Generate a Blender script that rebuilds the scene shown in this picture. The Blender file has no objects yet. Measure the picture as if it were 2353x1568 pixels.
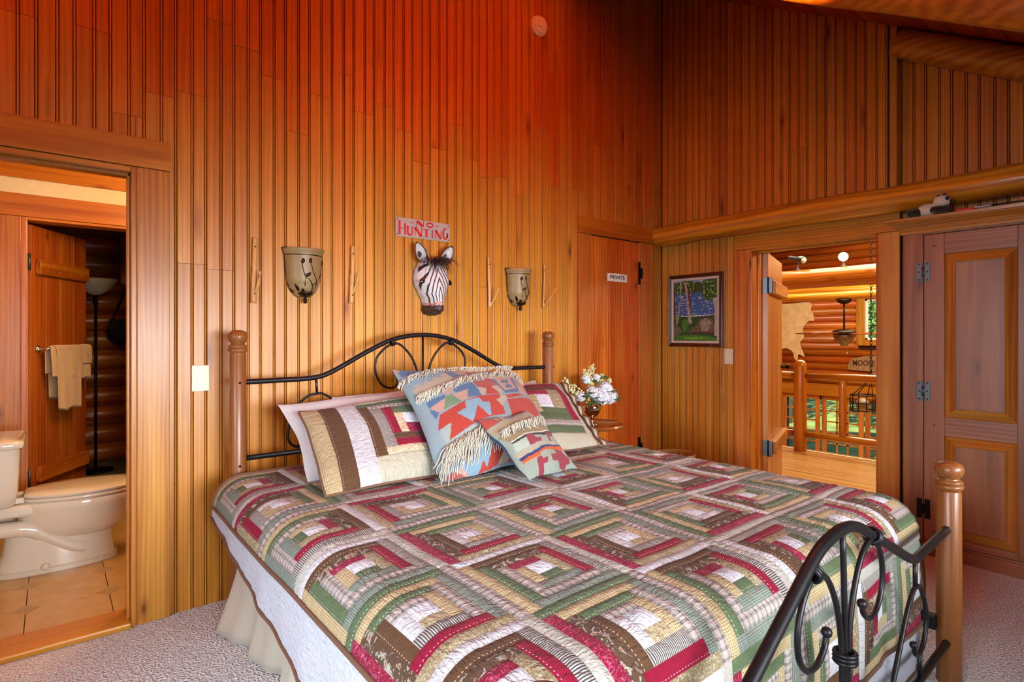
import bpy, bmesh, math, random
from mathutils import Vector, Matrix, noise as mnoise

# ------------------------------------------------------------------ camera, world, lights
SC = bpy.context.scene
COL = SC.collection
FPX, CXP, HYP, CAMH = 1294.0, 1176.5, 768.0, 1.29      # focal length, principal x, horizon row (photo pixels), eye height
cam_d = bpy.data.cameras.new('camera'); cam = bpy.data.objects.new('camera', cam_d); COL.objects.link(cam)
cam.location = (0, 0, CAMH)
cam.rotation_euler = (math.pi/2, 0, -math.atan2(.6322, .7748))
cam_d.sensor_width = 36; cam_d.lens = FPX/2353*36; cam_d.shift_y = -(784-HYP)/2353
cam_d.clip_start = .05; cam_d.clip_end = 200
SC.camera = cam
w = bpy.data.worlds.new('world'); SC.world = w; w.use_nodes = True
wn = w.node_tree.nodes; wl = w.node_tree.links
sky = wn.new('ShaderNodeTexSky'); sky.sky_type = 'HOSEK_WILKIE'; sky.turbidity = 3.0
sky.sun_direction = Vector((.45, -.5, .75)).normalized()
wl.new(sky.outputs[0], wn['Background'].inputs[0]); wn['Background'].inputs[1].default_value = 6.0
vs = SC.view_settings; vs.view_transform = 'Standard'; vs.look = 'None'; vs.gamma = 1; vs.exposure = 0.0; vs.use_curve_mapping = False

def light(name, kind, loc, power, color, target=None, size=None, spread=None, radius=None, rot=None):
    d = bpy.data.lights.new(name, kind); o = bpy.data.objects.new(name, d); COL.objects.link(o)
    o.location = loc; d.energy = power; d.color = color
    if kind == 'AREA':
        d.shape = 'RECTANGLE'; d.size, d.size_y = size
        if spread: d.spread = math.radians(spread)
    elif radius is not None and kind != 'SUN': d.shadow_soft_size = radius
    if target is not None:
        v = Vector(target)-Vector(loc); o.rotation_euler = v.to_track_quat('-Z', 'Y').to_euler()
    if rot: o.rotation_euler = rot
    return o
# daylight through the two windows of the bedroom (left gable wall and the dormer behind the camera)
light('window_daylight_gable', 'AREA', (-1.90, .7, 1.35), 64, (.84, .92, 1.0), target=(2.6, 1.9, -.25), size=(2.2, 1.0), spread=76)
light('window_daylight_dormer', 'AREA', (1.5, -1.22, 1.2), 47, (.93, .97, 1.0), target=(1.7, 3.0, .60), size=(3.0, .8), spread=55)
# added warm fill without a fixture, bounced off the ceiling to redden the upper walls
light('bounce_fill_left', 'SPOT', (-1.2, 2.1, 1.8), 1700, (1.0, .36, .07), target=(-1.15, 2.05, 3.6), radius=.12).data.spot_size = math.radians(64)
# second added fill under the slope, no lamp hangs here; reddens the upper walls
light('bounce_fill_slope', 'SPOT', (2.3, 1.25, 2.4), 900, (1.0, .36, .07), target=(2.3, 1.25, 3.6), radius=.10).data.spot_size = math.radians(92)
# bathroom ceiling lamp, great-room daylight and its lamps
light('bathroom_lamp', 'POINT', (.75, 3.75, 2.15), 52, (1.0, .62, .29), radius=.12)
light('landing_lamp', 'POINT', (5.4, .6, 2.3), 120, (1.0, .72, .40), radius=.15)
light('great_room_daylight', 'AREA', (11.0, 3.0, 4.75), 1700, (1.0, .86, .62), target=(11.5, 3.6, 0), size=(7, 6))
light('sun', 'SUN', (0, 0, 10), 14, (1.0, .95, .85), target=(5.2, 2.4, 4.2)).data.angle = .01
# ------------------------------------------------------------------ helpers
PI = math.pi
rnd = random.Random(7)
def S(h, a=1.0):
    h = h.lstrip('#'); c = [int(h[i:i+2], 16)/255 for i in (0, 2, 4)]
    return tuple((x/12.92 if x <= .04045 else ((x+.055)/1.055)**2.4) for x in c)+(a,)
def lerp(a, b, t): return a+(b-a)*t
def clamp(x, a=0., b=1.): return max(a, min(b, x))
def sst(a, b, x):
    t = clamp((x-a)/(b-a)); return t*t*(3-2*t)
def crom(pts, n=8, closed=False):
    P = [Vector(p) for p in pts]; out = []; m = len(P)
    if m < 3: return P
    rng = range(m) if closed else range(m-1)
    for i in rng:
        if closed: p0, p1, p2, p3 = P[(i-1) % m], P[i], P[(i+1) % m], P[(i+2) % m]
        else: p0, p1, p2, p3 = P[max(i-1, 0)], P[i], P[i+1], P[min(i+2, m-1)]
        for k in range(n):
            t = k/n
            out.append(.5*((2*p1)+(-p0+p2)*t+(2*p0-5*p1+4*p2-p3)*t*t+(-p0+3*p1-3*p2+p3)*t**3))
    if not closed: out.append(P[-1])
    return out

class MB:
    """collects geometry; build() links it as ONE mesh object"""
    def __init__(s): s.v = []; s.f = []; s.mi = []; s.uv = []; s.col = []; s.sm = []; s.cm = 0; s.smooth = True
    def vert(s, p, c=None): s.v.append(tuple(p)); s.col.append(c if c else (1, 1, 1, 1)); return len(s.v)-1
    def face(s, idx, uv=None): s.f.append(tuple(idx)); s.mi.append(s.cm); s.uv.append(uv); s.sm.append(s.smooth)
    def box(s, x0, x1, y0, y1, z0, z1):
        b = len(s.v); sm = s.smooth; s.smooth = False
        for z in (z0, z1):
            for y in (y0, y1):
                for x in (x0, x1): s.vert((x, y, z))
        for f in ((0, 2, 3, 1), (4, 5, 7, 6), (0, 1, 5, 4), (2, 6, 7, 3), (0, 4, 6, 2), (1, 3, 7, 5)): s.face([b+i for i in f])
        s.smooth = sm; return s
    def prism(s, poly, dirv, cap=True):
        """poly: list of 3d points (one end), extruded by dirv"""
        sm = s.smooth; s.smooth = False
        d = Vector(dirv); n = len(poly); b = len(s.v)
        for p in poly: s.vert(p)
        for p in poly: s.vert(Vector(p)+d)
        for i in range(n): j = (i+1) % n; s.face((b+i, b+j, b+n+j, b+n+i))
        if cap: s.face([b+i for i in range(n)][::-1]); s.face([b+n+i for i in range(n)])
        s.smooth = sm; return s
    def grid(s, fn, nu, nv, closeu=False, colfn=None, uvfn=None, flip=False):
        b = len(s.v); cu = nu if closeu else nu+1
        for j in range(nv+1):
            for i in range(cu):
                u, v = i/nu, j/nv
                s.vert(fn(u, v), colfn(u, v) if colfn else None)
        for j in range(nv):
            for i in range(nu):
                i2 = (i+1) % cu
                q = [b+j*cu+i, b+j*cu+i2, b+(j+1)*cu+i2, b+(j+1)*cu+i]
                uv = None
                if uvfn: uv = [uvfn(i/nu, j/nv), uvfn((i+1)/nu, j/nv), uvfn((i+1)/nu, (j+1)/nv), uvfn(i/nu, (j+1)/nv)]
                if flip: q.reverse(); uv = uv[::-1] if uv else None
                s.face(q, uv)
        return s
    def lathe(s, prof, c=(0, 0, 0), n=20, axis='Z', a0=0, a1=2*PI):
        """prof: list of (r, h)"""
        c = Vector(c); full = abs(a1-a0-2*PI) < 1e-6
        def pt(r, h, a):
            x, y = r*math.cos(a), r*math.sin(a)
            return c+(Vector((x, y, h)) if axis == 'Z' else Vector((h, x, y)) if axis == 'X' else Vector((y, h, x)))
        b = len(s.v); m = n if full else n+1
        for r, h in prof:
            for i in range(m): s.vert(pt(r, h, a0+(a1-a0)*i/n))
        for j in range(len(prof)-1):
            for i in range(n):
                i2 = (i+1) % m
                s.face((b+j*m+i, b+j*m+i2, b+(j+1)*m+i2, b+(j+1)*m+i))
        if full:
            if prof[0][0] > 1e-4: s.face([b+i for i in range(m)][::-1])
            if prof[-1][0] > 1e-4: s.face([b+(len(prof)-1)*m+i for i in range(m)])
        return s
    def tube(s, pts, r, n=8, closed=False, cap=True, flat=1.0):
        P = [Vector(p) for p in pts]; m = len(P); rr = r if isinstance(r, (list, tuple)) else [r]*m
        b = len(s.v); nrm = None
        for i in range(m):
            if closed: t = P[(i+1) % m]-P[i-1]
            else: t = P[min(i+1, m-1)]-P[max(i-1, 0)]
            if t.length < 1e-9: t = Vector((0, 0, 1))
            t.normalize()
            if nrm is None:
                nrm = t.orthogonal().normalized()
            nrm = (nrm-t*nrm.dot(t))
            if nrm.length < 1e-6: nrm = t.orthogonal()
            nrm.normalize(); bi = t.cross(nrm)
            for k in range(n):
                a = 2*PI*k/n; s.vert(P[i]+(nrm*math.cos(a)+bi*math.sin(a)*flat)*rr[i])
        for i in range(m if closed else m-1):
            i2 = (i+1) % m
            for k in range(n): k2 = (k+1) % n; s.face((b+i*n+k, b+i*n+k2, b+i2*n+k2, b+i2*n+k))
        if cap and not closed:
            s.face([b+k for k in range(n)][::-1]); s.face([b+(m-1)*n+k for k in range(n)])
        return s
    def ball(s, c, r, n=10, m=7, sq=(1, 1, 1), rot=None):
        c = Vector(c)
        def fn(u, v):
            a, p = 2*PI*u, PI*v
            q = Vector((math.sin(p)*math.cos(a)*sq[0], math.sin(p)*math.sin(a)*sq[1], -math.cos(p)*sq[2]))*r
            if rot is not None: q = rot @ q
            return c+q
        return s.grid(fn, n, m, closeu=True)
    def build(s, name, mats, parent=None, bevel=0, seg=2, color=None, sub=0, angle=None):
        me = bpy.data.meshes.new(name)
        me.from_pydata(s.v, [], s.f)
        if not isinstance(mats, (list, tuple)): mats = [mats]
        for m in mats: me.materials.append(M[m] if isinstance(m, str) else m)
        me.polygons.foreach_set('material_index', s.mi); me.polygons.foreach_set('use_smooth', s.sm)
        if any(u is not None for u in s.uv):
            l = me.uv_layers.new(name='uv'); k = 0; dat = []
            for f, u in zip(s.f, s.uv):
                for i in range(len(f)): dat += list(u[i]) if u else [0., 0.]
            l.data.foreach_set('uv', dat)
        if any(c != (1, 1, 1, 1) for c in s.col):
            a = me.color_attributes.new('paint', 'FLOAT_COLOR', 'POINT')
            a.data.foreach_set('color', [x for c in s.col for x in c])
        me.update()
        o = bpy.data.objects.new(name, me); COL.objects.link(o)
        if angle is not None:
            me.polygons.foreach_set('use_smooth', [True]*len(me.polygons)); me.set_sharp_from_angle(angle=math.radians(angle))
        if bevel:
            b = o.modifiers.new('bevel', 'BEVEL'); b.width = bevel; b.segments = seg; b.limit_method = 'ANGLE'; b.angle_limit = math.radians(40)
        if sub:
            b = o.modifiers.new('sub', 'SUBSURF'); b.levels = sub; b.render_levels = sub
        if color: o.color = color
        if parent is not None: attach(o, parent)
        return o
def world_of(p):
    m = p.matrix_basis.copy()
    if p.parent: m = world_of(p.parent) @ p.matrix_parent_inverse @ m
    return m
def attach(o, p):
    """parent o to p; o's vertices are in world space unless p carries ['local']"""
    o.parent = p
    r = p
    if r.get('_loc'): return
    o.matrix_parent_inverse = world_of(p).inverted()
LOCALS = []
def thing(name, label, cat, loc=(0, 0, 0), rz=0, group=None, local=False, rot=None):
    o = bpy.data.objects.new(name, None); COL.objects.link(o); o.empty_display_size = .05
    o.location = loc; o.rotation_euler = rot if rot else (0, 0, rz); tag(o, label, cat, group)
    if local: o['_loc'] = 1; LOCALS.append(o)
    return o
def tag(o, label, cat, group=None):
    o['label'] = label; o['category'] = cat
    if group: o['group'] = group
    return o
def struct(o, label=None):
    o['kind'] = 'structure'
    if label: o['label'] = label
    return o

# ------------------------------------------------------------------ materials
M = {}
def newmat(name):
    m = bpy.data.materials.new(name); m.use_nodes = True; M[name] = m
    nt = m.node_tree; return m, nt, nt.nodes, nt.links, nt.nodes['Principled BSDF']
def ramp(ns, stops, inp=None, ls=None, interp='LINEAR'):
    r = ns.new('ShaderNodeValToRGB'); r.color_ramp.interpolation = interp
    e = r.color_ramp.elements
    while len(e) < len(stops): e.new(.5)
    for el, (p, c) in zip(e, stops): el.position = p; el.color = c
    if inp is not None: ls.new(inp, r.inputs[0])
    return r
def mixc(ns, ls, kind, fac, a, b):
    n = ns.new('ShaderNodeMix'); n.data_type = 'RGBA'; n.blend_type = kind
    for i, x in ((0, fac), (6, a), (7, b)):
        if hasattr(x, 'links') or hasattr(x, 'is_linked'): ls.new(x, n.inputs[i])
        else: n.inputs[i].default_value = x
    return n.outputs[2]
def math_(ns, ls, op, a, b=0., c=0.):
    n = ns.new('ShaderNodeMath'); n.operation = op
    for i, x in enumerate((a, b, c)):
        if hasattr(x, 'is_linked'): ls.new(x, n.inputs[i])
        else: n.inputs[i].default_value = x
    return n.outputs[0]
def plain(name, col, rough=.5, metal=0., coat=0., spec=.5, nscale=0, namt=.1, bump=0, bscale=200, sheen=0, trans=0, emis=None, estr=0, sss=0):
    m, nt, ns, ls, b = newmat(name)
    c = S(col) if isinstance(col, str) else col
    b.inputs['Base Color'].default_value = c; b.inputs['Roughness'].default_value = rough; b.inputs['Metallic'].default_value = metal
    b.inputs['Coat Weight'].default_value = coat; b.inputs['Specular IOR Level'].default_value = spec
    b.inputs['Sheen Weight'].default_value = sheen; b.inputs['Transmission Weight'].default_value = trans
    if sss: b.inputs['Subsurface Weight'].default_value = sss; b.inputs['Subsurface Radius'].default_value = (.02, .015, .01)
    if emis: b.inputs['Emission Color'].default_value = S(emis); b.inputs['Emission Strength'].default_value = estr
    if nscale or bump:
        tc = ns.new('ShaderNodeTexCoord')
    if nscale:
        n = ns.new('ShaderNodeTexNoise'); n.inputs['Scale'].default_value = nscale; n.inputs['Detail'].default_value = 4; ls.new(tc.outputs['Object'], n.inputs['Vector'])
        r = ramp(ns, [(.3, tuple(x*(1-namt) for x in c[:3])+(1,)), (.7, tuple(min(1, x*(1+namt)) for x in c[:3])+(1,))], n.outputs[0], ls)
        ls.new(r.outputs[0], b.inputs['Base Color'])
    if bump:
        n = ns.new('ShaderNodeTexNoise'); n.inputs['Scale'].default_value = bscale; n.inputs['Detail'].default_value = 3; ls.new(tc.outputs['Object'], n.inputs['Vector'])
        bp = ns.new('ShaderNodeBump'); bp.inputs['Strength'].default_value = bump; bp.inputs['Distance'].default_value = .004
        ls.new(n.outputs[0], bp.inputs['Height']); ls.new(bp.outputs[0], b.inputs['Normal'])
    return m
def wood(name, dark, mid, lite, axis='Z', rough=.38, coat=.25, knots=.06, kscale=(7, 1.6), var=.16, cross=11., along=.55, crough=.18):
    m, nt, ns, ls, b = newmat(name)
    tc = ns.new('ShaderNodeTexCoord'); oi = ns.new('ShaderNodeObjectInfo')
    off = ns.new('ShaderNodeCombineXYZ')
    for i, k in enumerate((37., 91., 53.)): ls.new(math_(ns, ls, 'MULTIPLY', oi.outputs['Random'], k), off.inputs[i])
    va = ns.new('ShaderNodeVectorMath'); va.operation = 'ADD'; ls.new(tc.outputs['Object'], va.inputs[0]); ls.new(off.outputs[0], va.inputs[1])
    ai = 'XYZ'.index(axis)
    def mapped(cr, al):
        mp = ns.new('ShaderNodeMapping'); mp.inputs['Scale'].default_value = [al if i == ai else cr for i in range(3)]
        ls.new(va.outputs[0], mp.inputs[0]); return mp.outputs[0]
    n1 = ns.new('ShaderNodeTexNoise'); n1.inputs['Scale'].default_value = 1; n1.inputs['Detail'].default_value = 3; n1.inputs['Distortion'].default_value = .6
    ls.new(mapped(cross, along), n1.inputs['Vector'])
    # cathedral figure: rings of a distorted field
    wv = ns.new('ShaderNodeTexWave'); wv.wave_type = 'BANDS'; wv.bands_direction = 'XYZ'[(ai+1) % 3]; wv.inputs['Scale'].default_value = 1.0
    wv.inputs['Distortion'].default_value = 9.0; wv.inputs['Detail'].default_value = 2; wv.inputs['Detail Scale'].default_value = 1.0
    ls.new(mapped(cross*1.6, along*1.3), wv.inputs['Vector'])
    f = math_(ns, ls, 'ADD', math_(ns, ls, 'MULTIPLY', n1.outputs[0], .8), math_(ns, ls, 'MULTIPLY', wv.outputs[0], .2))
    r = ramp(ns, [(.28, S(dark)), (.52, S(mid)), (.78, S(lite))], f, ls)
    n2 = ns.new('ShaderNodeTexNoise'); n2.inputs['Scale'].default_value = 1; n2.inputs['Detail'].default_value = 2
    ls.new(mapped(170, 4.), n2.inputs['Vector'])
    g = ramp(ns, [(.35, (.86, .83, .8, 1)), (.65, (1.04, 1.04, 1.04, 1))], n2.outputs[0], ls)
    c = mixc(ns, ls, 'MULTIPLY', .75, r.outputs[0], g.outputs[0])
    if knots:
        vo = ns.new('ShaderNodeTexVoronoi'); vo.feature = 'F1'; vo.inputs['Scale'].default_value = 1; vo.inputs['Randomness'].default_value = 1
        ls.new(mapped(kscale[0], kscale[1]*1.4), vo.inputs['Vector'])
        k = ramp(ns, [(knots*.45, (.10, .045, .02, 1)), (knots, (.62, .5, .4, 1)), (knots*2.4, (1, 1, 1, 1))], vo.outputs['Distance'], ls)
        c = mixc(ns, ls, 'MULTIPLY', .85, c, k.outputs[0])
    hs = ns.new('ShaderNodeHueSaturation')
    mr = ns.new('ShaderNodeMapRange'); ls.new(oi.outputs['Random'], mr.inputs[0]); mr.inputs[3].default_value = 1-var; mr.inputs[4].default_value = 1+var
    ls.new(mr.outputs[0], hs.inputs['Value']); ls.new(c, hs.inputs['Color'])
    mh = ns.new('ShaderNodeMapRange'); ls.new(math_(ns, ls, 'FRACT', math_(ns, ls, 'MULTIPLY', oi.outputs['Random'], 17.3)), mh.inputs[0]); mh.inputs[3].default_value = .5-.012*var/.16; mh.inputs[4].default_value = .5+.010*var/.16
    ls.new(mh.outputs[0], hs.inputs['Hue'])
    c = mixc(ns, ls, 'MULTIPLY', 1.0, hs.outputs[0], oi.outputs['Color'])
    ls.new(c, b.inputs['Base Color'])
    b.inputs['Roughness'].default_value = rough; b.inputs['Coat Weight'].default_value = coat; b.inputs['Coat Roughness'].default_value = crough
    b.inputs['Specular IOR Level'].default_value = .35
    bp = ns.new('ShaderNodeBump'); bp.inputs['Strength'].default_value = .12; bp.inputs['Distance'].default_value = .003
    ls.new(n2.outputs[0], bp.inputs['Height']); ls.new(bp.outputs[0], b.inputs['Normal'])
    return m
def painted(name, rough=.6, bump=.25, bscale=300, coat=0, sheen=0, k=1.):
    """colour comes from the mesh's own 'paint' attribute (woven, painted or printed colour)"""
    m, nt, ns, ls, b = newmat(name)
    a = ns.new('ShaderNodeAttribute'); a.attribute_name = 'paint'
    tc = ns.new('ShaderNodeTexCoord')
    n = ns.new('ShaderNodeTexNoise'); n.inputs['Scale'].default_value = bscale; n.inputs['Detail'].default_value = 3; ls.new(tc.outputs['Object'], n.inputs['Vector'])
    r = ramp(ns, [(.3, (.84*k, .84*k, .84*k, 1)), (.7, (1.05*k, 1.05*k, 1.05*k, 1))], n.outputs[0], ls)
    ls.new(mixc(ns, ls, 'MULTIPLY', 1, a.outputs['Color'], r.outputs[0]), b.inputs['Base Color'])
    b.inputs['Roughness'].default_value = rough; b.inputs['Coat Weight'].default_value = coat; b.inputs['Sheen Weight'].default_value = sheen
    b.inputs['Specular IOR Level'].default_value = .3
    if bump:
        bp = ns.new('ShaderNodeBump'); bp.inputs['Strength'].default_value = bump; bp.inputs['Distance'].default_value = .002
        ls.new(n.outputs[0], bp.inputs['Height']); ls.new(bp.outputs[0], b.inputs['Normal'])
    return m

# woods
wood('board_v', 'a66a14', 'ba7c20', 'ca8e34', 'Z', rough=.38, coat=.32, knots=.075, kscale=(5.5, 1.0), crough=.36, var=.07, cross=8, along=.4)
plain('groove_stain', '803f12', .5)
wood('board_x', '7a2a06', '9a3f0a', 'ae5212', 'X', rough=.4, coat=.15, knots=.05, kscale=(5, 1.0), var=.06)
wood('trim_v', '9a561a', 'b4742a', 'c48a3c', 'Z', rough=.36, coat=.16, knots=.045, kscale=(4, 1.0), cross=9, crough=.25)
wood('trim_x', '96560e', 'b2741c', 'c48a30', 'X', var=.05, rough=.36, coat=.16, knots=.045, kscale=(4, 1.0), cross=9, crough=.25)
wood('trim_y', '96560e', 'b2741c', 'c48a30', 'Y', var=.05, rough=.36, coat=.16, knots=.045, kscale=(4, 1.0), cross=9, crough=.25)
wood('door_v', '8e3b0a', 'b4601a', 'c87a2c', 'Z', rough=.33, coat=.35, knots=.075, kscale=(6.5, 1.8), cross=7)
wood('door_x', '8e3b0a', 'b4601a', 'c87a2c', 'X', rough=.33, coat=.35, knots=.075, kscale=(6.5, 1.8), cross=7)
wood('log_y', '8f4a0c', 'b87018', 'd0902e', 'Y', rough=.28, coat=.55, knots=.085, kscale=(4.2, 1.5), cross=5, crough=.12)
wood('log_x', '8f4a0c', 'b87018', 'd0902e', 'X', rough=.28, coat=.5, knots=.07, kscale=(4.2, 1.5), cross=5)
wood('log_z', '8f4a0c', 'b87018', 'd0902e', 'Z', rough=.28, coat=.5, knots=.07, kscale=(4.2, 1.5), cross=5)
wood('logwall_y', '8a3d0a', 'b0601a', 'c47a2a', 'Y', rough=.35, coat=.25, knots=.07, kscale=(3, 1.0), cross=4)
wood('logwall_x', '8a3d0a', 'b0601a', 'c47a2a', 'X', rough=.35, coat=.25, knots=.07, kscale=(3, 1.0), cross=4)
wood('post', '6a3a16', '7c4a20', '8a5828', 'Z', rough=.42, coat=.18, knots=0, cross=22, var=.05)
wood('armoire_v', '6d3c1c', '875026', '9c6434', 'Z', rough=.42, coat=.6, knots=.05, kscale=(5, 1.2), cross=8, var=.05, crough=.4)
wood('armoire_y', '6d3c1c', '875026', '9c6434', 'Y', rough=.42, coat=.6, knots=.05, kscale=(5, 1.2), cross=8, var=.05, crough=.4)
wood('crown', '94591c', 'ad7228', 'bd8838', 'Y', rough=.3, coat=.4, knots=.03, cross=14, var=.04)
wood('moulding', '8a4c16', 'a5661f', 'b67c2e', 'Z', rough=.3, coat=.4, knots=0, cross=14, var=.05)
wood('floor_wood', 'a8742e', 'c4924a', 'd8ae68', 'Y', rough=.22, coat=.5, knots=0, cross=16, along=.4, var=.08)
wood('table_wood', '6a2f0e', '8a4518', '9d5a24', 'X', rough=.25, coat=.5, knots=0, cross=18, var=.04)
wood('stick', 'a9743a', 'c89552', 'd8ab6c', 'Z', rough=.45, coat=.2, knots=.1, kscale=(20, 9), cross=40, along=4, var=.06)
# plain
plain('groove', '3a1606', .8)
plain('iron', '1b1a1d', .42, metal=.6, nscale=40, namt=.25)
plain('black_metal', '121113', .5, metal=.7)
plain('steel', '5f666b', .42, metal=1.)
plain('brass', 'b08d4a', .25, metal=1.)
plain('nickel', 'c2bcb0', .14, metal=1.)
plain('silver', 'cfc6b6', .1, metal=1.)
plain('bronze', '2d1d14', .35, metal=.7, nscale=60, namt=.3)
plain('plastic_almond', 'c9c2a8', .4)
plain('plastic_white', 'f6f0e6', .4)
plain('porcelain', 'd8ccb8', .08, coat=.6)
plain('plaster', 'dccdb0', .8, nscale=30, namt=.04)
plain('white_linen', 'aeadb0', .85, sheen=.2, bump=.25, bscale=40)
plain('skirt', 'a8a496', .85, sheen=.2, bump=.2, bscale=30)
plain('mattress_cloth', 'd8d4ca', .8)
plain('binding', '5a3c2a', .8)
plain('black_hole', '0c0a08', .9)
plain('glass_amber', '857048', .45, nscale=5, namt=.12, sss=.15)
plain('glass_white', 'cfc8bc', .4, sss=.1)
plain('sign_white', 'd8d6d0', .35)
plain('sign_red', 'b81a14', .4)
plain('sign_black', '141414', .4)
plain('sign_metal', 'b4aeac', .3, metal=.35, nscale=8, namt=.08)
plain('wicker', 'b07c3a', .6, nscale=60, namt=.2)
plain('panda_white', 'c9c0aa', .95, sheen=.4, bump=.8, bscale=160)
plain('panda_black', '17130f', .95, sheen=.3, bump=.8, bscale=160)
plain('red_plastic', 'cc2a10', .35)
plain('grey_plastic', '8a8f98', .4)
plain('petal', 'd9dae4', .7, sss=.2)
plain('bud', 'c8cf9c', .7)
plain('leaf', '4f7030', .55, nscale=20, namt=.25)
plain('stem', '5d7a38', .6)
plain('rope', 'b2aa9a', .95, nscale=300, namt=.12)
plain('horsehair', '2c1c12', .7)
plain('eye_dark', '150c08', .08, coat=1)
plain('bag', '0f0d0d', .7)
plain('fur', 'd3b583', .95, sheen=.5, bump=1., bscale=50, nscale=6, namt=.16)
plain('sign_log', '8c6a44', .8, nscale=12, namt=.3)
plain('burn', '3a2413', .8)
plain('foliage', '5f8a34', .7, nscale=4, namt=.4)
plain('trunk', '6a5a48', .8)
plain('yellow_petal', 'd8b818', .7)
plain('pleather', '5a4a40', .5)
plain('bulb', 'ffe2a8', .4, emis='ffcf80', estr=30)
plain('glass_brown', '6a4a30', .15, coat=.5)
def glass_mat():
    m, nt, ns, ls, b = newmat('pane')
    b.inputs['Base Color'].default_value = (.95, .97, .96, 1); b.inputs['Roughness'].default_value = .02
    b.inputs['Transmission Weight'].default_value = 1.; b.inputs['IOR'].default_value = 1.02; b.inputs['Alpha'].default_value = .25
glass_mat()
def carpet_mat(name, c1, c2, c3):
    m, nt, ns, ls, b = newmat(name)
    tc = ns.new('ShaderNodeTexCoord'); n = ns.new('ShaderNodeTexNoise'); n.inputs['Scale'].default_value = 130; n.inputs['Detail'].default_value = 4; n.inputs['Roughness'].default_value = .7
    ls.new(tc.outputs['Object'], n.inputs['Vector'])
    v = ns.new('ShaderNodeTexVoronoi'); v.inputs['Scale'].default_value = 120; ls.new(tc.outputs['Object'], v.inputs['Vector'])
    r = ramp(ns, [(.36, S(c1)), (.46, S(c2)), (.62, S(c3))], n.outputs[0], ls)
    ls.new(r.outputs[0], b.inputs['Base Color']); b.inputs['Roughness'].default_value = 1; b.inputs['Sheen Weight'].default_value = .2
    b.inputs['Specular IOR Level'].default_value = .1
    bp = ns.new('ShaderNodeBump'); bp.inputs['Strength'].default_value = .9; bp.inputs['Distance'].default_value = .01
    ls.new(v.outputs['Distance'], bp.inputs['Height']); ls.new(bp.outputs[0], b.inputs['Normal'])
carpet_mat('carpet', '62605c', 'c2c8cc', 'e2e6ea')
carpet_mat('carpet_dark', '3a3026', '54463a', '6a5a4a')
painted('paint_canvas', .45, .6, 260, coat=.1)
painted('paint_mask', .5, .25, 90, coat=.15)
painted('paint_kilim', .95, .5, 420, sheen=.1, k=.62)
painted('paint_towel', .95, .6, 260, sheen=.4)
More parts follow.
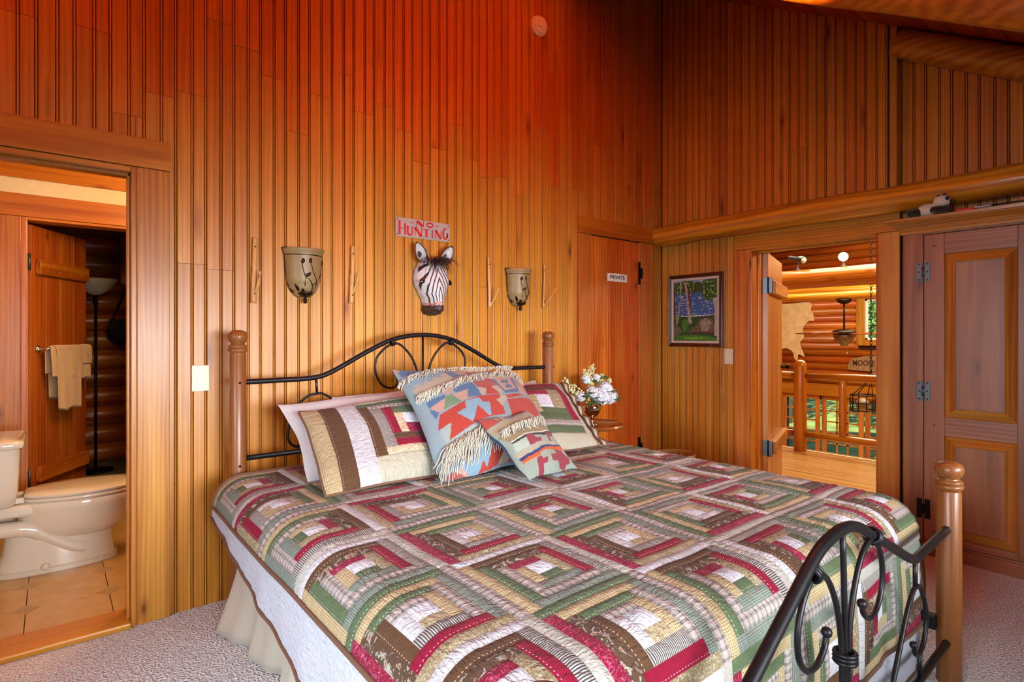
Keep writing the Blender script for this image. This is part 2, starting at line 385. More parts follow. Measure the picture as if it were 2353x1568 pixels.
def fabric(name, kind, a, b_, c=None, sc=1.0):
    """cotton prints; coordinates are the cloth's own metres (uv)"""
    m, nt, ns, ls, b = newmat('fab_'+name)
    uv = ns.new('ShaderNodeUVMap'); uv.uv_map = 'uv'
    def noise(scale, detail=2, dist=0):
        n = ns.new('ShaderNodeTexNoise'); n.inputs['Scale'].default_value = scale; n.inputs['Detail'].default_value = detail; n.inputs['Distortion'].default_value = dist
        ls.new(uv.outputs[0], n.inputs['Vector']); return n.outputs[0]
    sx = ns.new('ShaderNodeSeparateXYZ'); ls.new(uv.outputs[0], sx.inputs[0])
    def stripe(out, per, duty):
        fr = math_(ns, ls, 'FRACT', math_(ns, ls, 'DIVIDE', out, per)); return math_(ns, ls, 'LESS_THAN', fr, duty)
    if kind == 'solid':
        r = ramp(ns, [(.3, tuple(x*.88 for x in S(a)[:3])+(1,)), (.7, S(a))], noise(90), ls); col = r.outputs[0]
        if name in ('red', 'green', 'brown', 'pale'):       # running stitch along the seam
            ln = math_(ns, ls, 'LESS_THAN', math_(ns, ls, 'ABSOLUTE', math_(ns, ls, 'SUBTRACT', sx.outputs[1], .0065)), .0008)
            col = mixc(ns, ls, 'MIX', math_(ns, ls, 'MULTIPLY', math_(ns, ls, 'MULTIPLY', ln, stripe(sx.outputs[0], .010, .4)), .65), col, S('c8c2ba'))
    elif kind == 'ticking':
        col = mixc(ns, ls, 'MIX', stripe(sx.outputs[0] if b_[0] != '!' else sx.outputs[1], .0058*sc, .5), S(a), S(b_.lstrip('!')))
    elif kind == 'check':
        f = math_(ns, ls, 'ADD', stripe(sx.outputs[0], .0062*sc, .5), stripe(sx.outputs[1], .0062*sc, .5))
        col = ramp(ns, [(0, S(a)), (.5, S(c)), (1., S(b_))], math_(ns, ls, 'MULTIPLY', f, .5), ls).outputs[0]
    elif kind == 'plaid':
        f = math_(ns, ls, 'ADD', stripe(sx.outputs[0], .021*sc, .33), stripe(sx.outputs[1], .021*sc, .33))
        col = ramp(ns, [(0, S(a)), (.5, S(c)), (1., S(b_))], math_(ns, ls, 'MULTIPLY', f, .5), ls).outputs[0]
        col = mixc(ns, ls, 'MULTIPLY', math_(ns, ls, 'MULTIPLY', stripe(sx.outputs[0], .021*sc, .07), .5), col, S('6a4a44'))
    elif kind == 'print':
        n = noise(95*sc, 3, 2.2)
        r = ramp(ns, [(.0, S(a)), (.53, S(a)), (.57, S(b_)), (.68, S(b_)), (.72, S(c or b_))], n, ls); col = r.outputs[0]
    elif kind == 'floral':
        n = noise(30*sc, 3, 2.5)
        r = ramp(ns, [(.36, S('4c3626')), (.45, S(a)), (.56, S(a)), (.585, S(b_)), (.63, S(c)), (.68, S('8a4a3a')), (.73, S(a))], n, ls); col = r.outputs[0]
    ls.new(col, b.inputs['Base Color']); b.inputs['Roughness'].default_value = .95; b.inputs['Sheen Weight'].default_value = .04; b.inputs['Specular IOR Level'].default_value = .1
    # quilting puckers: fine relief of the stitched cloth
    mp = ns.new('ShaderNodeMapping'); mp.inputs['Scale'].default_value = (85, 26, 1); ls.new(uv.outputs[0], mp.inputs[0])
    n3 = ns.new('ShaderNodeTexNoise'); n3.inputs['Scale'].default_value = 1; n3.inputs['Detail'].default_value = 3; n3.inputs['Distortion'].default_value = 1.0; ls.new(mp.outputs[0], n3.inputs['Vector'])
    hgt = math_(ns, ls, 'ADD', math_(ns, ls, 'MULTIPLY', noise(60, 3, 1.2), .6), n3.outputs[0])
    bp = ns.new('ShaderNodeBump'); bp.inputs['Strength'].default_value = .9; bp.inputs['Distance'].default_value = .009
    ls.new(hgt, bp.inputs['Height']); ls.new(bp.outputs[0], b.inputs['Normal'])
fabric('red', 'solid', '76102a', '')
fabric('redprint', 'print', '6e122a', '8a3c54', 'a88e94', .9)
fabric('green', 'solid', '4c5a40', '')
fabric('gingham', 'check', 'a89c80', '7c6a48', '948464')
fabric('plaid', 'plaid', '988e88', '605e5c', '807876')
fabric('ticking', 'ticking', '9c9690', '3c3a3c')
fabric('white', 'print', 'b6b8c0', '9ca0a8', 'b0b0b2')
fabric('brown', 'solid', '503826', '')
fabric('floral', 'floral', '4a382c', '948c7c', '7c847c')
fabric('tan', 'print', '786a50', '9c947c', 'a8a08c', 1.1)
fabric('cream', 'print', '96948c', '8a8680', '9c9894')
fabric('greycheck', 'check', '7c8478', '48504a', '626a62', .9)
fabric('pale', 'solid', 'a6a6aa', '')
fabric('star', 'print', '968a70', '7e6a50', '887460', .8)
fabric('ochre', 'print', 'b4a894', '94703a', '9c7e4c', 1.2)
fabric('ivory', 'solid', '9c9888', '')
fabric('coverlet', 'solid', 'aaaeb8', '')
FAB = ['red', 'redprint', 'green', 'gingham', 'plaid', 'ticking', 'white', 'brown', 'floral', 'tan', 'cream', 'greycheck', 'pale', 'star', 'ochre', 'ivory']
# ------------------------------------------------------------------ the shell of the bedroom
YA, XR = 3.0, 4.15                                   # headboard wall plane, right wall plane
def ceil_z(y): return 2.522+.59*y
BW = .1232                                           # beadboard pitch
PROF = [(.0008, .010), (.0008, .004), (.003, 0), (.0542, 0), (.0564, .0055), (.0584, .0014), (.0614, .0002), (.0644, .0014), (.0664, .0055), (.0686, 0),
        (.1108, 0), (.1130, .0055), (.1150, .0014), (.1180, .0002), (.1208, .0016), (.1224, .010)]
def board(parent, origin, rz, a, b, z0, ztop, mat='board_v', wscale=1.0, color=None, proud=0.):
    """one beadboard, clipped to [a, b] of its own width; ztop is a number or a function of local x"""
    pts = [(x*wscale, y) for x, y in PROF]
    out = []
    for i, (x, y) in enumerate(pts):
        if a-1e-6 <= x <= b+1e-6: out.append((x, y))
    if not out: return None
    if out[0][0] > a+.004: out.insert(0, (a+.0008, 0)); out.insert(0, (a+.0008, .01))
    if out[-1][0] < b-.004: out.append((b-.0008, 0)); out.append((b-.0008, .01))
    zt = ztop if callable(ztop) else (lambda x: ztop)
    m = MB(); m.smooth = False; n = len(out); gap = .0008
    bot = [m.vert((x, y-proud, gap)) for x, y in out]; top = [m.vert((x, y-proud, zt(x)-z0-gap)) for x, y in out]
    for i in range(n-1):
        m.cm = 1 if max(out[i][1], out[i+1][1]) > .0045 else 0; m.face((bot[i], bot[i+1], top[i+1], top[i]))
    m.cm = 0
    b0 = m.vert((out[0][0], .018, gap)); b1 = m.vert((out[-1][0], .018, gap)); t0 = m.vert((out[0][0], .018, zt(out[0][0])-z0-gap)); t1 = m.vert((out[-1][0], .018, zt(out[-1][0])-z0-gap))
    m.face((b0, bot[0], top[0], t0)); m.face((bot[-1], b1, t1, top[-1])); m.face([t0]+top+[t1]); m.face(([b0]+bot+[b1])[::-1])
    me = m.build('beadboard', [mat, 'groove_stain'])
    me.location = (origin[0], origin[1], z0); me.rotation_euler = (0, 0, rz)
    me.parent = parent
    if color: me.color = color
    return me
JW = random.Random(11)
def tone(z0):                                         # boards differ a little; above the joints the dim red upper light is tinted in
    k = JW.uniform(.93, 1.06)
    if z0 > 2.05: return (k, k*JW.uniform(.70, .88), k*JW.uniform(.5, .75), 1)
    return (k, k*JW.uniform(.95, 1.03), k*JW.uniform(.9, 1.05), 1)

# floor
floor = struct(MB().box(-2.0, 4.15, -1.3, 3.0, -.06, 0).build('floor', 'carpet'), 'grey speckled wall-to-wall carpet')
# headboard wall: backing with the bathroom doorway cut out, faced with beadboards
m = MB(); m.box(-2.1, -.523, 3.018, 3.12, 0, 4.4).box(-.523, .287, 3.018, 3.12, 2.03, 4.4).box(.287, 4.30, 3.018, 3.12, 0, 4.4)
wallA = struct(m.build('wall_back', 'groove'), 'beadboard wall behind the headboard')
joints = [(.816, 2.60), (1.06, 2.57), (1.309, 2.54), (1.432, 2.62), (1.555, 2.5), (1.802, 2.44), (2.05, 2.42), (2.295, 2.35), (2.542, 2.30), (1.679, 3.55), (1.432, 3.47), (1.925, 3.42), (2.172, 3.35),
          (2.788, 3.20), (3.65, 2.52), (3.9, 2.36), (.446, 1.62), (.57, 1.60), (.939, 1.60), (2.172, 1.60), (-.046, 2.9), (.2, 3.3), (-.54, 2.75), (3.16, 3.4), (2.912, 2.95), (3.404, 2.75)]
JR = random.Random(5)
x = .57-BW*21
while x < XR-.003:
    x1 = min(x+BW, XR)
    # vertical spans free of the door openings
    js = [z for jx, z in joints if abs(jx-x) < .03]
    if not any(2.1 < z < 3.0 for z in js): js.append(JR.uniform(2.25, 2.85))  # extra joint, added so the upper tint can start here
    cuts = [0.]+sorted(js)+[ceil_z(YA)]
    for z0, z1 in zip(cuts[:-1], cuts[1:]):
        segs = [(x, x1, z0, z1)]
        for ox0, ox1, oz in ((-.523, .287, 2.03), (3.19, 3.86, 2.08)):
            ns_ = []
            for (a, b, c, d) in segs:
                if b <= ox0+.001 or a >= ox1-.001 or c >= oz: ns_.append((a, b, c, d)); continue
                if a < ox0-.004: ns_.append((a, ox0, c, d)); a = ox0
                if b > ox1+.004: ns_.append((ox1, b, c, d)); b = ox1
                if d > oz+.01: ns_.append((a, b, oz, d))
            segs = ns_
        for (a, b, c, d) in segs:
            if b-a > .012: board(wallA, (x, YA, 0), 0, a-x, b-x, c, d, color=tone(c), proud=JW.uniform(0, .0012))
    x += BW
# right wall, thick at the doorway and set back 85 mm beyond it
m = MB(); m.box(4.168, 4.30, 2.19, 3.018, 0, 4.4).box(4.168, 4.30, 1.226, 1.324, 0, 4.4).box(4.168, 4.30, 1.324, 2.19, 1.94, 4.4).box(4.253, 4.30, -1.4, 1.226, 0, 4.4)
wallR = struct(m.build('wall_right', 'groove'), 'beadboard wall with the doorway to the landing')
rj = {0: [2.13, 3.1], 2: [2.13, 3.05], 3: [2.13, 3.12], 5: [2.13, 2.9], 9: [2.13, 2.62]}
y = YA; k = 0
while y > 1.30:
    w_ = min(BW, y-1.263)
    cuts = [0.]+(rj.get(k, [2.13]))+[None]
    for i in range(len(cuts)-1):
        z0, z1 = cuts[i], cuts[i+1]
        segs = [(0, w_)]
        if z0 < 1.94:
            segs = []
            for a, b in ((0, w_),):
                ya, yb = y-a, y-b
                if yb >= 2.19 or ya <= 1.324: segs.append((a, b, z0, z1)); continue
                if ya > 2.19: segs.append((a, y-2.19, z0, z1))
                if yb < 1.324: segs.append((y-1.324, b, z0, z1))
                segs.append((max(a, y-2.19), min(b, y-1.324), 1.94, z1))
        else: segs = [(0, w_, z0, z1)]
        for (a, b, c, d) in segs:
            if b-a < .012: continue
            top = d if d is not None else (lambda lx, yy=y: ceil_z(yy-lx))
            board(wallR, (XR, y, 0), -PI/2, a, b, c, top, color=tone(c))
    y -= BW; k += 1
y = 1.222; k = 0
while y > -1.3:
    for z0, z1 in ((0, 2.10), (2.10, None)):
        top = z1 if z1 is not None else (lambda lx, yy=y: ceil_z(yy-lx))
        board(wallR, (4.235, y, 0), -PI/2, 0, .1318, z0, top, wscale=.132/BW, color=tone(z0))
    y -= .132; k += 1
# corner board of the built-out part and its return
m = MB(); m.prism([(4.146, 1.2235, 2.0), (4.146, 1.263, 2.0), (4.146, 1.263, ceil_z(1.263)), (4.146, 1.2235, ceil_z(1.226))], (.10, 0, 0)).build('corner_board', 'board_v', wallR, bevel=.002)
# other walls (behind the camera) and the sloped ceiling
m = MB(); m.box(-2.1, -2.0, -1.4, 3.1, 0, 4.4); struct(m.build('wall_left', 'trim_v'), 'wood wall left of the camera')
m = MB(); m.box(-2.0, 4.30, -1.4, -1.3, 0, 2.2); struct(m.build('wall_front', 'trim_v'), 'low wood wall behind the camera')
th = math.atan(.59); up = Vector((0, math.cos(th), math.sin(th))); nd = Vector((0, math.sin(th), -math.cos(th)))     # up-slope and downward normal
m = MB(); p0 = Vector((0, -1.4, ceil_z(-1.4)))-nd*.02; L = 4.52/math.cos(th)
q = [Vector((-2.1, 0, 0))+p0, Vector((-2.1, 0, 0))+p0+up*L, Vector((-2.1, 0, 0))+p0+up*L-nd*.08, Vector((-2.1, 0, 0))+p0-nd*.08]
m.prism(q, (6.4, 0, 0)); ceiling = struct(m.build('ceiling', 'groove'), 'sloped wood board ceiling')
d = 0.
while d < L-.05:
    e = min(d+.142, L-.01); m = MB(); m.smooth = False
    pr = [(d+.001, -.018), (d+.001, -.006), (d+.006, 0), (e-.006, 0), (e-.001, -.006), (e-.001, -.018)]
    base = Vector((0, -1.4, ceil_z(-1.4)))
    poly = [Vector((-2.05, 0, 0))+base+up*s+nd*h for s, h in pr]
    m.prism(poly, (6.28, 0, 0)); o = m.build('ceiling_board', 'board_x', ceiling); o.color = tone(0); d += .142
# log rafters and the horizontal log over the doorway
def log(name, a, b, r, mat, label, n=14, wob=.006, seed=0, taper=.96, seg=14):
    R = random.Random(seed); a, b = Vector(a), Vector(b); pts = []; rr = []
    for i in range(seg+1):
        t = i/seg; p = a.lerp(b, t); p += Vector((R.uniform(-1, 1), R.uniform(-1, 1), R.uniform(-1, 1)))*wob*(0 if i in (0, seg) else 1)
        pts.append(p); rr.append(r*lerp(1, taper, t)*(1+R.uniform(-.025, .025)))
    m = MB(); m.tube(pts, rr, n=n); o = m.build(name, mat)
    o.data.set_sharp_from_angle(angle=math.radians(50))
    return tag(o, label, 'log') if label else o
tag_l = 'horizontal honey-coloured log running above the open doorway and the armoire'
log('log_beam', (4.062, 2.998, 2.132), (4.062, -1.3, 2.132), .083, 'log_y', tag_l, n=20, seed=3, taper=1.0, seg=22)
bz = lambda y, dd: ceil_z(y)-dd
log('log_rafter', (2.93, 2.95, bz(2.95, .165)), (2.93, -1.28, bz(-1.28, .165)), .125, 'log_y', 'thick sloping log rafter crossing the top right corner of the room', n=20, seed=5, wob=.003, taper=1.0)
log('log_rafter', (4.165, 1.222, bz(1.222, .105)), (4.165, -1.28, bz(-1.28, .105)), .085, 'log_y', 'sloping log rafter against the set-back wall above the armoire', n=20, seed=6, wob=.002, taper=1.0)

# ---- bathroom doorway (door_1): casing, jambs, threshold
def door_set(name, label):
    o = bpy.data.objects.new(name, None); COL.objects.link(o); struct(o, label); return o
d1 = door_set('door_1', 'wide wood casing around the bathroom doorway'); d1.location = (.28, 3.0, 0)
def part(name, mat, parent, *boxes, bevel=.003, color=None):
    m = MB()
    for b in boxes: m.box(*b)
    return m.build(name, mat, parent, bevel=bevel, color=color)
part('casing', 'trim_v', d1, (.290, .414, 2.978, 3.0, 0, 2.03))
part('casing', 'trim_v', d1, (-.65, -.526, 2.978, 3.0, 0, 2.03))
part('casing_head', 'trim_x', d1, (-.66, .418, 2.974, 3.0, 2.032, 2.162))
part('jamb', 'trim_v', d1, (.268, .290, 2.982, 3.14, 0, 2.03)); part('jamb', 'trim_v', d1, (-.526, -.504, 2.982, 3.14, 0, 2.03))
part('jamb_head', 'trim_x', d1, (-.504, .268, 2.982, 3.14, 2.006, 2.03)); part('door_stop', 'trim_v', d1, (.256, .268, 3.02, 3.06, .02, 2.006)); part('door_stop', 'trim_x', d1, (-.504, .268, 3.02, 3.06, 1.992, 2.006))
part('threshold', 'trim_x', d1, (-.504, .268, 2.955, 3.14, 0, .028), bevel=.008)
m = MB(); m.box(.2665, .269, 3.075, 3.10, .93, 1.0); m.build('strike_plate', 'bronze', d1)
# ---- closet door (door_3) with its casing
d3 = door_set('door_3', 'narrow pine plank closet door'); d3.location = (3.5, 3.0, 0)
part('casing', 'trim_v', d3, (3.09, 3.222, 2.980, 3.0, 0, 2.06), color=(.97, .85, .75, 1)); part('casing', 'trim_v', d3, (3.835, 4.0, 2.980, 3.0, 0, 2.06), color=(.93, .8, .7, 1))
part('casing_head', 'trim_x', d3, (3.086, 3.985, 2.974, 3.0, 2.062, 2.19), color=(.85, .66, .5, 1))
part('jamb', 'trim_v', d3, (3.222, 3.232, 2.99, 3.02, 0, 2.06)); part('jamb', 'trim_v', d3, (3.825, 3.835, 2.99, 3.02, 0, 2.06)); 
for i in range(3):
    a = 3.234+i*.1965; part('plank', 'door_v', d3, (a+.0008, a+.1957, 2.992, 3.018, .015, 2.055), bevel=.0015, color=(1, lerp(1, .92, i/2), lerp(1, .88, i/2), 1))
def strap_hinge(parent, c, axis, mat, h=.17, w=.075):
    """H hinge: two leaves, barrel, screws; axis = direction the leaves spread ('x' wall_back, 'y' right wall)"""
    cx, cy, cz = c
    def bx(u0, u1, dd, z0, z1):
        return (cx+u0, cx+u1, cy-dd, cy, z0, z1) if axis == 'x' else (cx-dd, cx, cy-u1, cy-u0, z0, z1)
    hg = part('hinge', mat, parent, bx(-w/2, -w/2+.026, .004, cz-h/2, cz+h/2), bx(w/2-.026, w/2, .004, cz-h/2, cz+h/2), bx(-.014, .014, .005, cz-h*.22, cz+h*.22), bevel=.0015)
    m = MB(); p = (cx, cy-.006, cz) if axis == 'x' else (cx-.006, cy, cz)
    m.lathe([(0, -h*.24), (.0065, -h*.24), (.0065, h*.24), (0, h*.24)], p, 10); m.build('hinge_barrel', mat, hg)
    m = MB()
    for u in (-w/2+.013, w/2-.013):
        for zz in (-h*.4, 0, h*.4):
            m.ball((cx+u, cy-.004, cz+zz) if axis == 'x' else (cx-.004, cy-u, cz+zz), .0045, 6, 4)
    m.build('screw', 'black_hole', hg)
strap_hinge(d3, (3.842, 2.985, 1.80), 'x', 'black_metal', h=.19, w=.085); strap_hinge(d3, (3.842, 2.985, .33), 'x', 'black_metal', h=.19, w=.085)

# ---- landing doorway (door_4): casing and jambs on the right wall, leaf swung out
d4 = door_set('door_4', 'open plank door and wood casing leading to the landing'); d4.location = (4.2, 1.75, 0)
part('casing', 'trim_v', d4, (4.128, 4.15, 2.19, 2.314, 0, 1.94)); part('casing', 'trim_v', d4, (4.128, 4.15, 1.203, 1.324, 0, 1.94))
part('casing_head', 'trim_y', d4, (4.126, 4.15, 1.203, 2.314, 1.942, 2.068))
part('jamb', 'door_v', d4, (4.132, 4.31, 2.175, 2.192, 0, 1.94)); part('jamb', 'door_v', d4, (4.132, 4.31, 1.322, 1.336, 0, 1.94)); part('jamb_head', 'trim_y', d4, (4.132, 4.31, 1.336, 2.175, 1.925, 1.945))
part('door_stop', 'door_v', d4, (4.22, 4.262, 2.163, 2.175, 0, 1.925)); part('door_stop', 'trim_y', d4, (4.22, 4.262, 1.336, 2.163, 1.913, 1.925))
def leaf(parent, hinge, ang, width, z0, z1, n, battens, mat, bmat, th=.042, bproud=.045, bstart=.05):
    """plank door leaf: local x along the leaf, visible face at local y=0"""
    h = Matrix.Translation(hinge) @ Matrix.Rotation(ang, 4, 'Z')
    lf = bpy.data.objects.new('leaf', None); COL.objects.link(lf); lf.parent = parent
    lf.matrix_parent_inverse = world_of(parent).inverted(); lf.matrix_basis = h
    lf['_loc'] = 1; LOCALS.append(lf)
    for i in range(n):
        a = width*i/n; part('plank', mat, lf, (a+.0006, a+width/n-.0006, 0, th, z0, z1), bevel=.0025)
    for bz_ in battens:
        bt = part('batten', bmat, lf, (bstart, width-.02, -bproud, .0, bz_-.05, bz_+.05), bevel=.006)
        bt['_loc'] = 1; LOCALS.append(bt)
        m = MB()
        for k in range(8): m.ball((bstart+.07+(width-bstart-.13)*k/7, -bproud, bz_+(.018 if k % 2 else -.018)), .007, 8, 4, sq=(1, .3, 1))
        m.build('peg', 'trim_x', bt); 
    return lf
lf4 = leaf(d4, (4.315, 2.135, 0), math.radians(18.5), .83, .012, 1.925, 6, (1.655, .40), 'trim_v', 'trim_x', bproud=.05, bstart=.03)
for z in (1.67, .40):
    m = MB(); m.box(-.003, 0, .004, .04, z-.06, z+.06); m.box(-.012, 0, -.03, .0, z-.06, z+.06); hg = m.build('hinge', 'steel', lf4, bevel=.001)
    m = MB(); m.lathe([(0, z-.062), (.008, z-.062), (.008, z+.062), (0, z+.062)], (-.006, -.002, 0), 10); m.build('hinge_barrel', 'black_metal', lf4)
m = MB(); m.lathe([(.02, 0), (.02, .006), (.008, .008), (.008, .04), (.022, .05), (.024, .062), (.014, .07), (0, .07)], (.77, 0, 1.0), 14, axis='Y')
for i, v in enumerate(m.v): m.v[i] = (v[0], -v[1], v[2])
m.build('door_knob', 'black_metal', lf4)
# ------------------------------------------------------------------ the bed
bed = thing('bed', 'king bed with turned wooden posts and black curved metal headboard and footboard', 'bed', (1.6, 1.7, 0))
def bed_post(x, y, top, r=.036):
    m = MB(); k = r/.036
    m.lathe([(.8*r, 0), (r*1.03, .01), (r*1.03, .3), (r, top-.112), (.034*k, top-.108), (.036*k, top-.103), (.0415*k, top-.098), (.0425*k, top-.092), (.0415*k, top-.086), (.037*k, top-.083), (.0405*k, top-.079), (.041*k, top-.074), (.038*k, top-.069), (.031*k, top-.066), (.030*k, top-.062),
             (.033*k, top-.058), (.040*k, top-.048), (.0435*k, top-.034), (.043*k, top-.024), (.038*k, top-.012), (.028*k, top-.004), (.012*k, top), (0, top)], (x, y, 0), 28)
    o = m.build('post', 'post', bed, angle=50); return o
HY_, FY_ = 2.80, .59                                   # headboard and footboard planes
post_spots = [(.66, HY_, 1.308, .0355), (2.60, HY_, 1.308, .0355), (.50, .545, .822, .038), (2.56, FY_, .822, .038)]
for px_, py_, tp, r in post_spots:
    po = bed_post(px_, py_, tp, r)
    for zz in ((tp-.24, tp-.62) if tp > 1 else (.16, .05)):
        m = MB(); m.ball((px_+(.0 if px_ < 1 else r*.75), py_-r*.98 if px_ < 1 else py_-r*.7, zz), .006, 8, 5); m.build('screw_cap', 'black_metal', po)
def rod(name, pts, r, n=10, smooth=8):
    m = MB(); m.tube(crom(pts, smooth) if smooth else pts, r, n=n); return m.build(name, 'iron', bed)
def at(pts, y): return [(x, y if y > 1 else y-.045*(2.56-x)/2.06, z) for x, z in pts]     # the footboard stands a touch askew
def clip(p, d, y, r=.016, w=.03):
    y = at([p], y)[0][1]
    """wrapped-wire collar around a rail"""
    m = MB(); d = Vector((d[0], 0, d[1])).normalized()
    for k in (-1, 0, 1):
        c = Vector((p[0], y, p[1]))+d*k*w/3; nrm = d.cross(Vector((0, 1, 0))); ring = []
        for i in range(16): a = 2*PI*i/16; ring.append(c+(Vector((0, 1, 0))*math.cos(a)+nrm*math.sin(a))*r)
        m.tube(ring, w/5.2, n=6, closed=True)
    m.build('collar', 'iron', bed)
# headboard
c = 1.63
rod('head_rail', at([(.68, 1.068), (.85, 1.069), (1.0, 1.072), (1.10, 1.098), (1.30, 1.20), (1.45, 1.262), (1.63, 1.286), (1.81, 1.262), (1.96, 1.20), (2.16, 1.098), (2.26, 1.072), (2.41, 1.069), (2.58, 1.068)], HY_), .0125)
rod('lower_rail', at([(.68, .715), (2.58, .715)], HY_), .0125, smooth=0)
rod('centre_rod', at([(c, .71), (c, 1.28)], HY_), .0065, smooth=0)
for s in (-1, 1):
    P = lambda L: at([(c+s*x, z) for x, z in L], HY_)
    rod('scroll', P([(.012, .72), (.015, .95), (.03, 1.06), (.075, 1.165), (.15, 1.235), (.215, 1.225), (.28, 1.165), (.29, 1.09), (.255, 1.02), (.20, .995), (.165, 1.01), (.155, 1.04)]), .0062)
    m = MB(); m.ball((c+s*.155, HY_, 1.042), .011, 10, 7); m.build('scroll_ball', 'iron', bed)
    clip((c+s*.19, 1.245), (s*1, -.35), HY_, r=.0175, w=.022)
    rod('drop_rod', P([(.61, 1.073), (.605, .995)]), .0062, smooth=0)
    rod('wishbone', P([(.46, .72), (.48, .86), (.52, .95), (.57, .987), (.605, .992), (.65, .982), (.70, .94), (.735, .87), (.745, .78), (.71, .74), (.675, .75)]), .0062)
# footboard
c = 1.55
rod('foot_rail', at([(2.545, .577), (2.40, .574), (2.27, .571), (2.165, .569), (2.12, .574), (2.05, .60), (1.90, .668), (1.74, .737), (1.64, .782), (1.55, .802), (1.46, .800), (1.36, .776), (1.20, .69), (1.05, .608), (.98, .574), (.935, .569), (.70, .572), (.515, .577)], FY_), .0145, n=12)
rod('foot_lower_rail', at([(2.55, .163), (.515, .163)], FY_), .0135, smooth=0)
rod('centre_rod', at([(1.545, .163), (1.545, .5), (1.528, .795)], FY_), .0072, smooth=4)
for s in (-1, 1):
    q = 1.545
    P = lambda L: at([(q+s*x, z) for x, z in L], FY_-.002*s)
    rod('scroll', P([(.028, .165), (.016, .3), (.014, .44), (.022, .53), (.05, .62), (.10, .695), (.155, .728), (.20, .725), (.245, .69), (.272, .63), (.265, .57), (.225, .528), (.17, .52), (.125, .545), (.112, .572)]), .0072, n=10)
    m = MB(); m.ball((q+s*.112, at([(q+s*.112, 0)], FY_)[0][1]-.002*s, .577), .013, 12, 8); m.build('scroll_ball', 'iron', bed)
    clip((q+s*.20, .735 if s > 0 else .745), (s*.9, -.42), FY_, r=.0205, w=.024)
    cx_ = 2.14 if s > 0 else .96
    P2 = lambda L: at([(cx_+s*x, z) for x, z in L], FY_)
    rod('drop_rod', P2([(0, .565), (0, .475)]), .0072, smooth=0)
    rod('wishbone', P2([(-.29, .17), (-.23, .25), (-.15, .35), (-.08, .43), (-.03, .468), (.0, .478), (.045, .468), (.10, .41), (.125, .34), (.10, .275), (.045, .25), (.0, .265), (-.012, .292)]), .0072, n=10)
    m = MB(); m.ball((cx_-s*.014, at([(cx_, 0)], FY_)[0][1], .298), .0125, 12, 8); m.build('scroll_ball', 'iron', bed)
    rod('drop_rod', P2([(.05, .255), (.05, .17)]), .0072, smooth=0)
clip((1.545, .478), (0, 1), FY_, r=.024, w=.03)
# side rails under the mattress
for xx in (.70, 2.53): part('side_rail', 'iron', bed, (xx-.02, xx+.02, FY_+.03, HY_-.03, .20, .25), bevel=.004)

# box spring and mattress with cloth over them
part_m = MB(); part_m.box(.72, 2.50, .72, 2.74, .20, .36); o = part_m.build('box_spring', 'mattress_cloth', bevel=.03, seg=3); tag(o, 'cloth-covered box spring under the mattress, hidden by the bed skirt', 'box spring')
part_m = MB(); part_m.box(.71, 2.51, .71, 2.75, .36, .63); o = part_m.build('mattress', 'mattress_cloth', bevel=.06, seg=4); tag(o, 'thick king mattress lying beneath the patchwork quilt', 'mattress')
# bed skirt: pleated cream cloth down to the carpet on the left, the foot and the right
def skirt_path():
    pts = []
    for i in range(120): t = i/119; pts.append((Vector((.665, lerp(2.72, .75, t), 0)), Vector((-1, 0, 0))))
    for i in range(90): t = i/89; pts.append((Vector((lerp(.68, 2.50, t), .745, 0)), Vector((0, -1, 0))))
    for i in range(100): t = i/99; pts.append((Vector((2.53, lerp(.75, 2.72, t), 0)), Vector((1, 0, 0))))
    return pts
sp = skirt_path(); m = MB()
def skirt_fn(u, v):
    p, nrm = sp[min(int(u*(len(sp)-1)+.5), len(sp)-1)]
    z = lerp(.36, .006, v); k = u*(len(sp)-1)
    fold = (math.sin(k*.33)+.7*math.sin(k*.13+1.3)+.5*math.sin(k*.71))*.022*v+.028*v*v
    if p.y > 2.1 and nrm.x < 0: fold += .05*sst(2.1, 2.6, p.y)*v
    if nrm.x >= 0: fold *= .5
    return p+nrm*fold+Vector((0, 0, z+.004*math.sin(k*.3)*v))
m.grid(skirt_fn, len(sp)-1, 10); o = m.build('bed_skirt', 'skirt'); tag(o, 'cream pleated bed skirt hanging to the carpet under the quilt', 'bed skirt')
sm_ = o.modifiers.new('thick', 'SOLIDIFY'); sm_.thickness = .003

# --- draped cloth: unfolded coordinates (s across, t along the bed) onto the mattress
XS0, XS1, YS0, RD = .665, 2.51, .80, .125
def drape(s, t, off=0.):
    dx = (s-XS0) if s < XS0 else (s-XS1) if s > XS1 else 0.
    dy = (t-YS0) if t < YS0 else 0.
    d = math.hypot(dx, dy); bx, by = clamp(s, XS0, XS1), max(t, YS0)
    top = .658+.006*mnoise.noise(Vector((s*3.1, t*3.1, 2.)))+.012*math.sin(PI*clamp((s-.6)/1.9))*math.sin(PI*clamp((t-.6)/2.2))
    nz = .5*mnoise.noise(Vector((s*7, t*7, 5.)))*.008
    R = RD+off
    if d < 1e-7: return Vector((bx, by, top+off+nz))
    ux, uy = dx/d, dy/d; a = min(d/RD, PI/2); ex = max(0., d-RD*PI/2)
    per = t if abs(ux) > abs(uy) else s
    amp = clamp(ex/.18)
    fold = (.010*math.sin(per*16.+1.)+.007*math.sin(per*29.))*amp+.02*amp
    if abs(uy) > .5: fold = min(fold, .022)*.6
    elif ux < 0: fold *= .45
    hd = R*math.sin(a)+fold; z = top+off-R*(1-math.cos(a))-ex*(1-.02)
    return Vector((bx+ux*hd, by+uy*hd, z))
def cloth_pt(s, t, off):
    e = .006; p = drape(s, t); a = drape(s+e, t)-drape(s-e, t); b = drape(s, t+e)-drape(s, t-e)
    n = a.cross(b)
    if n.length < 1e-9: return p
    return p+n.normalized()*off
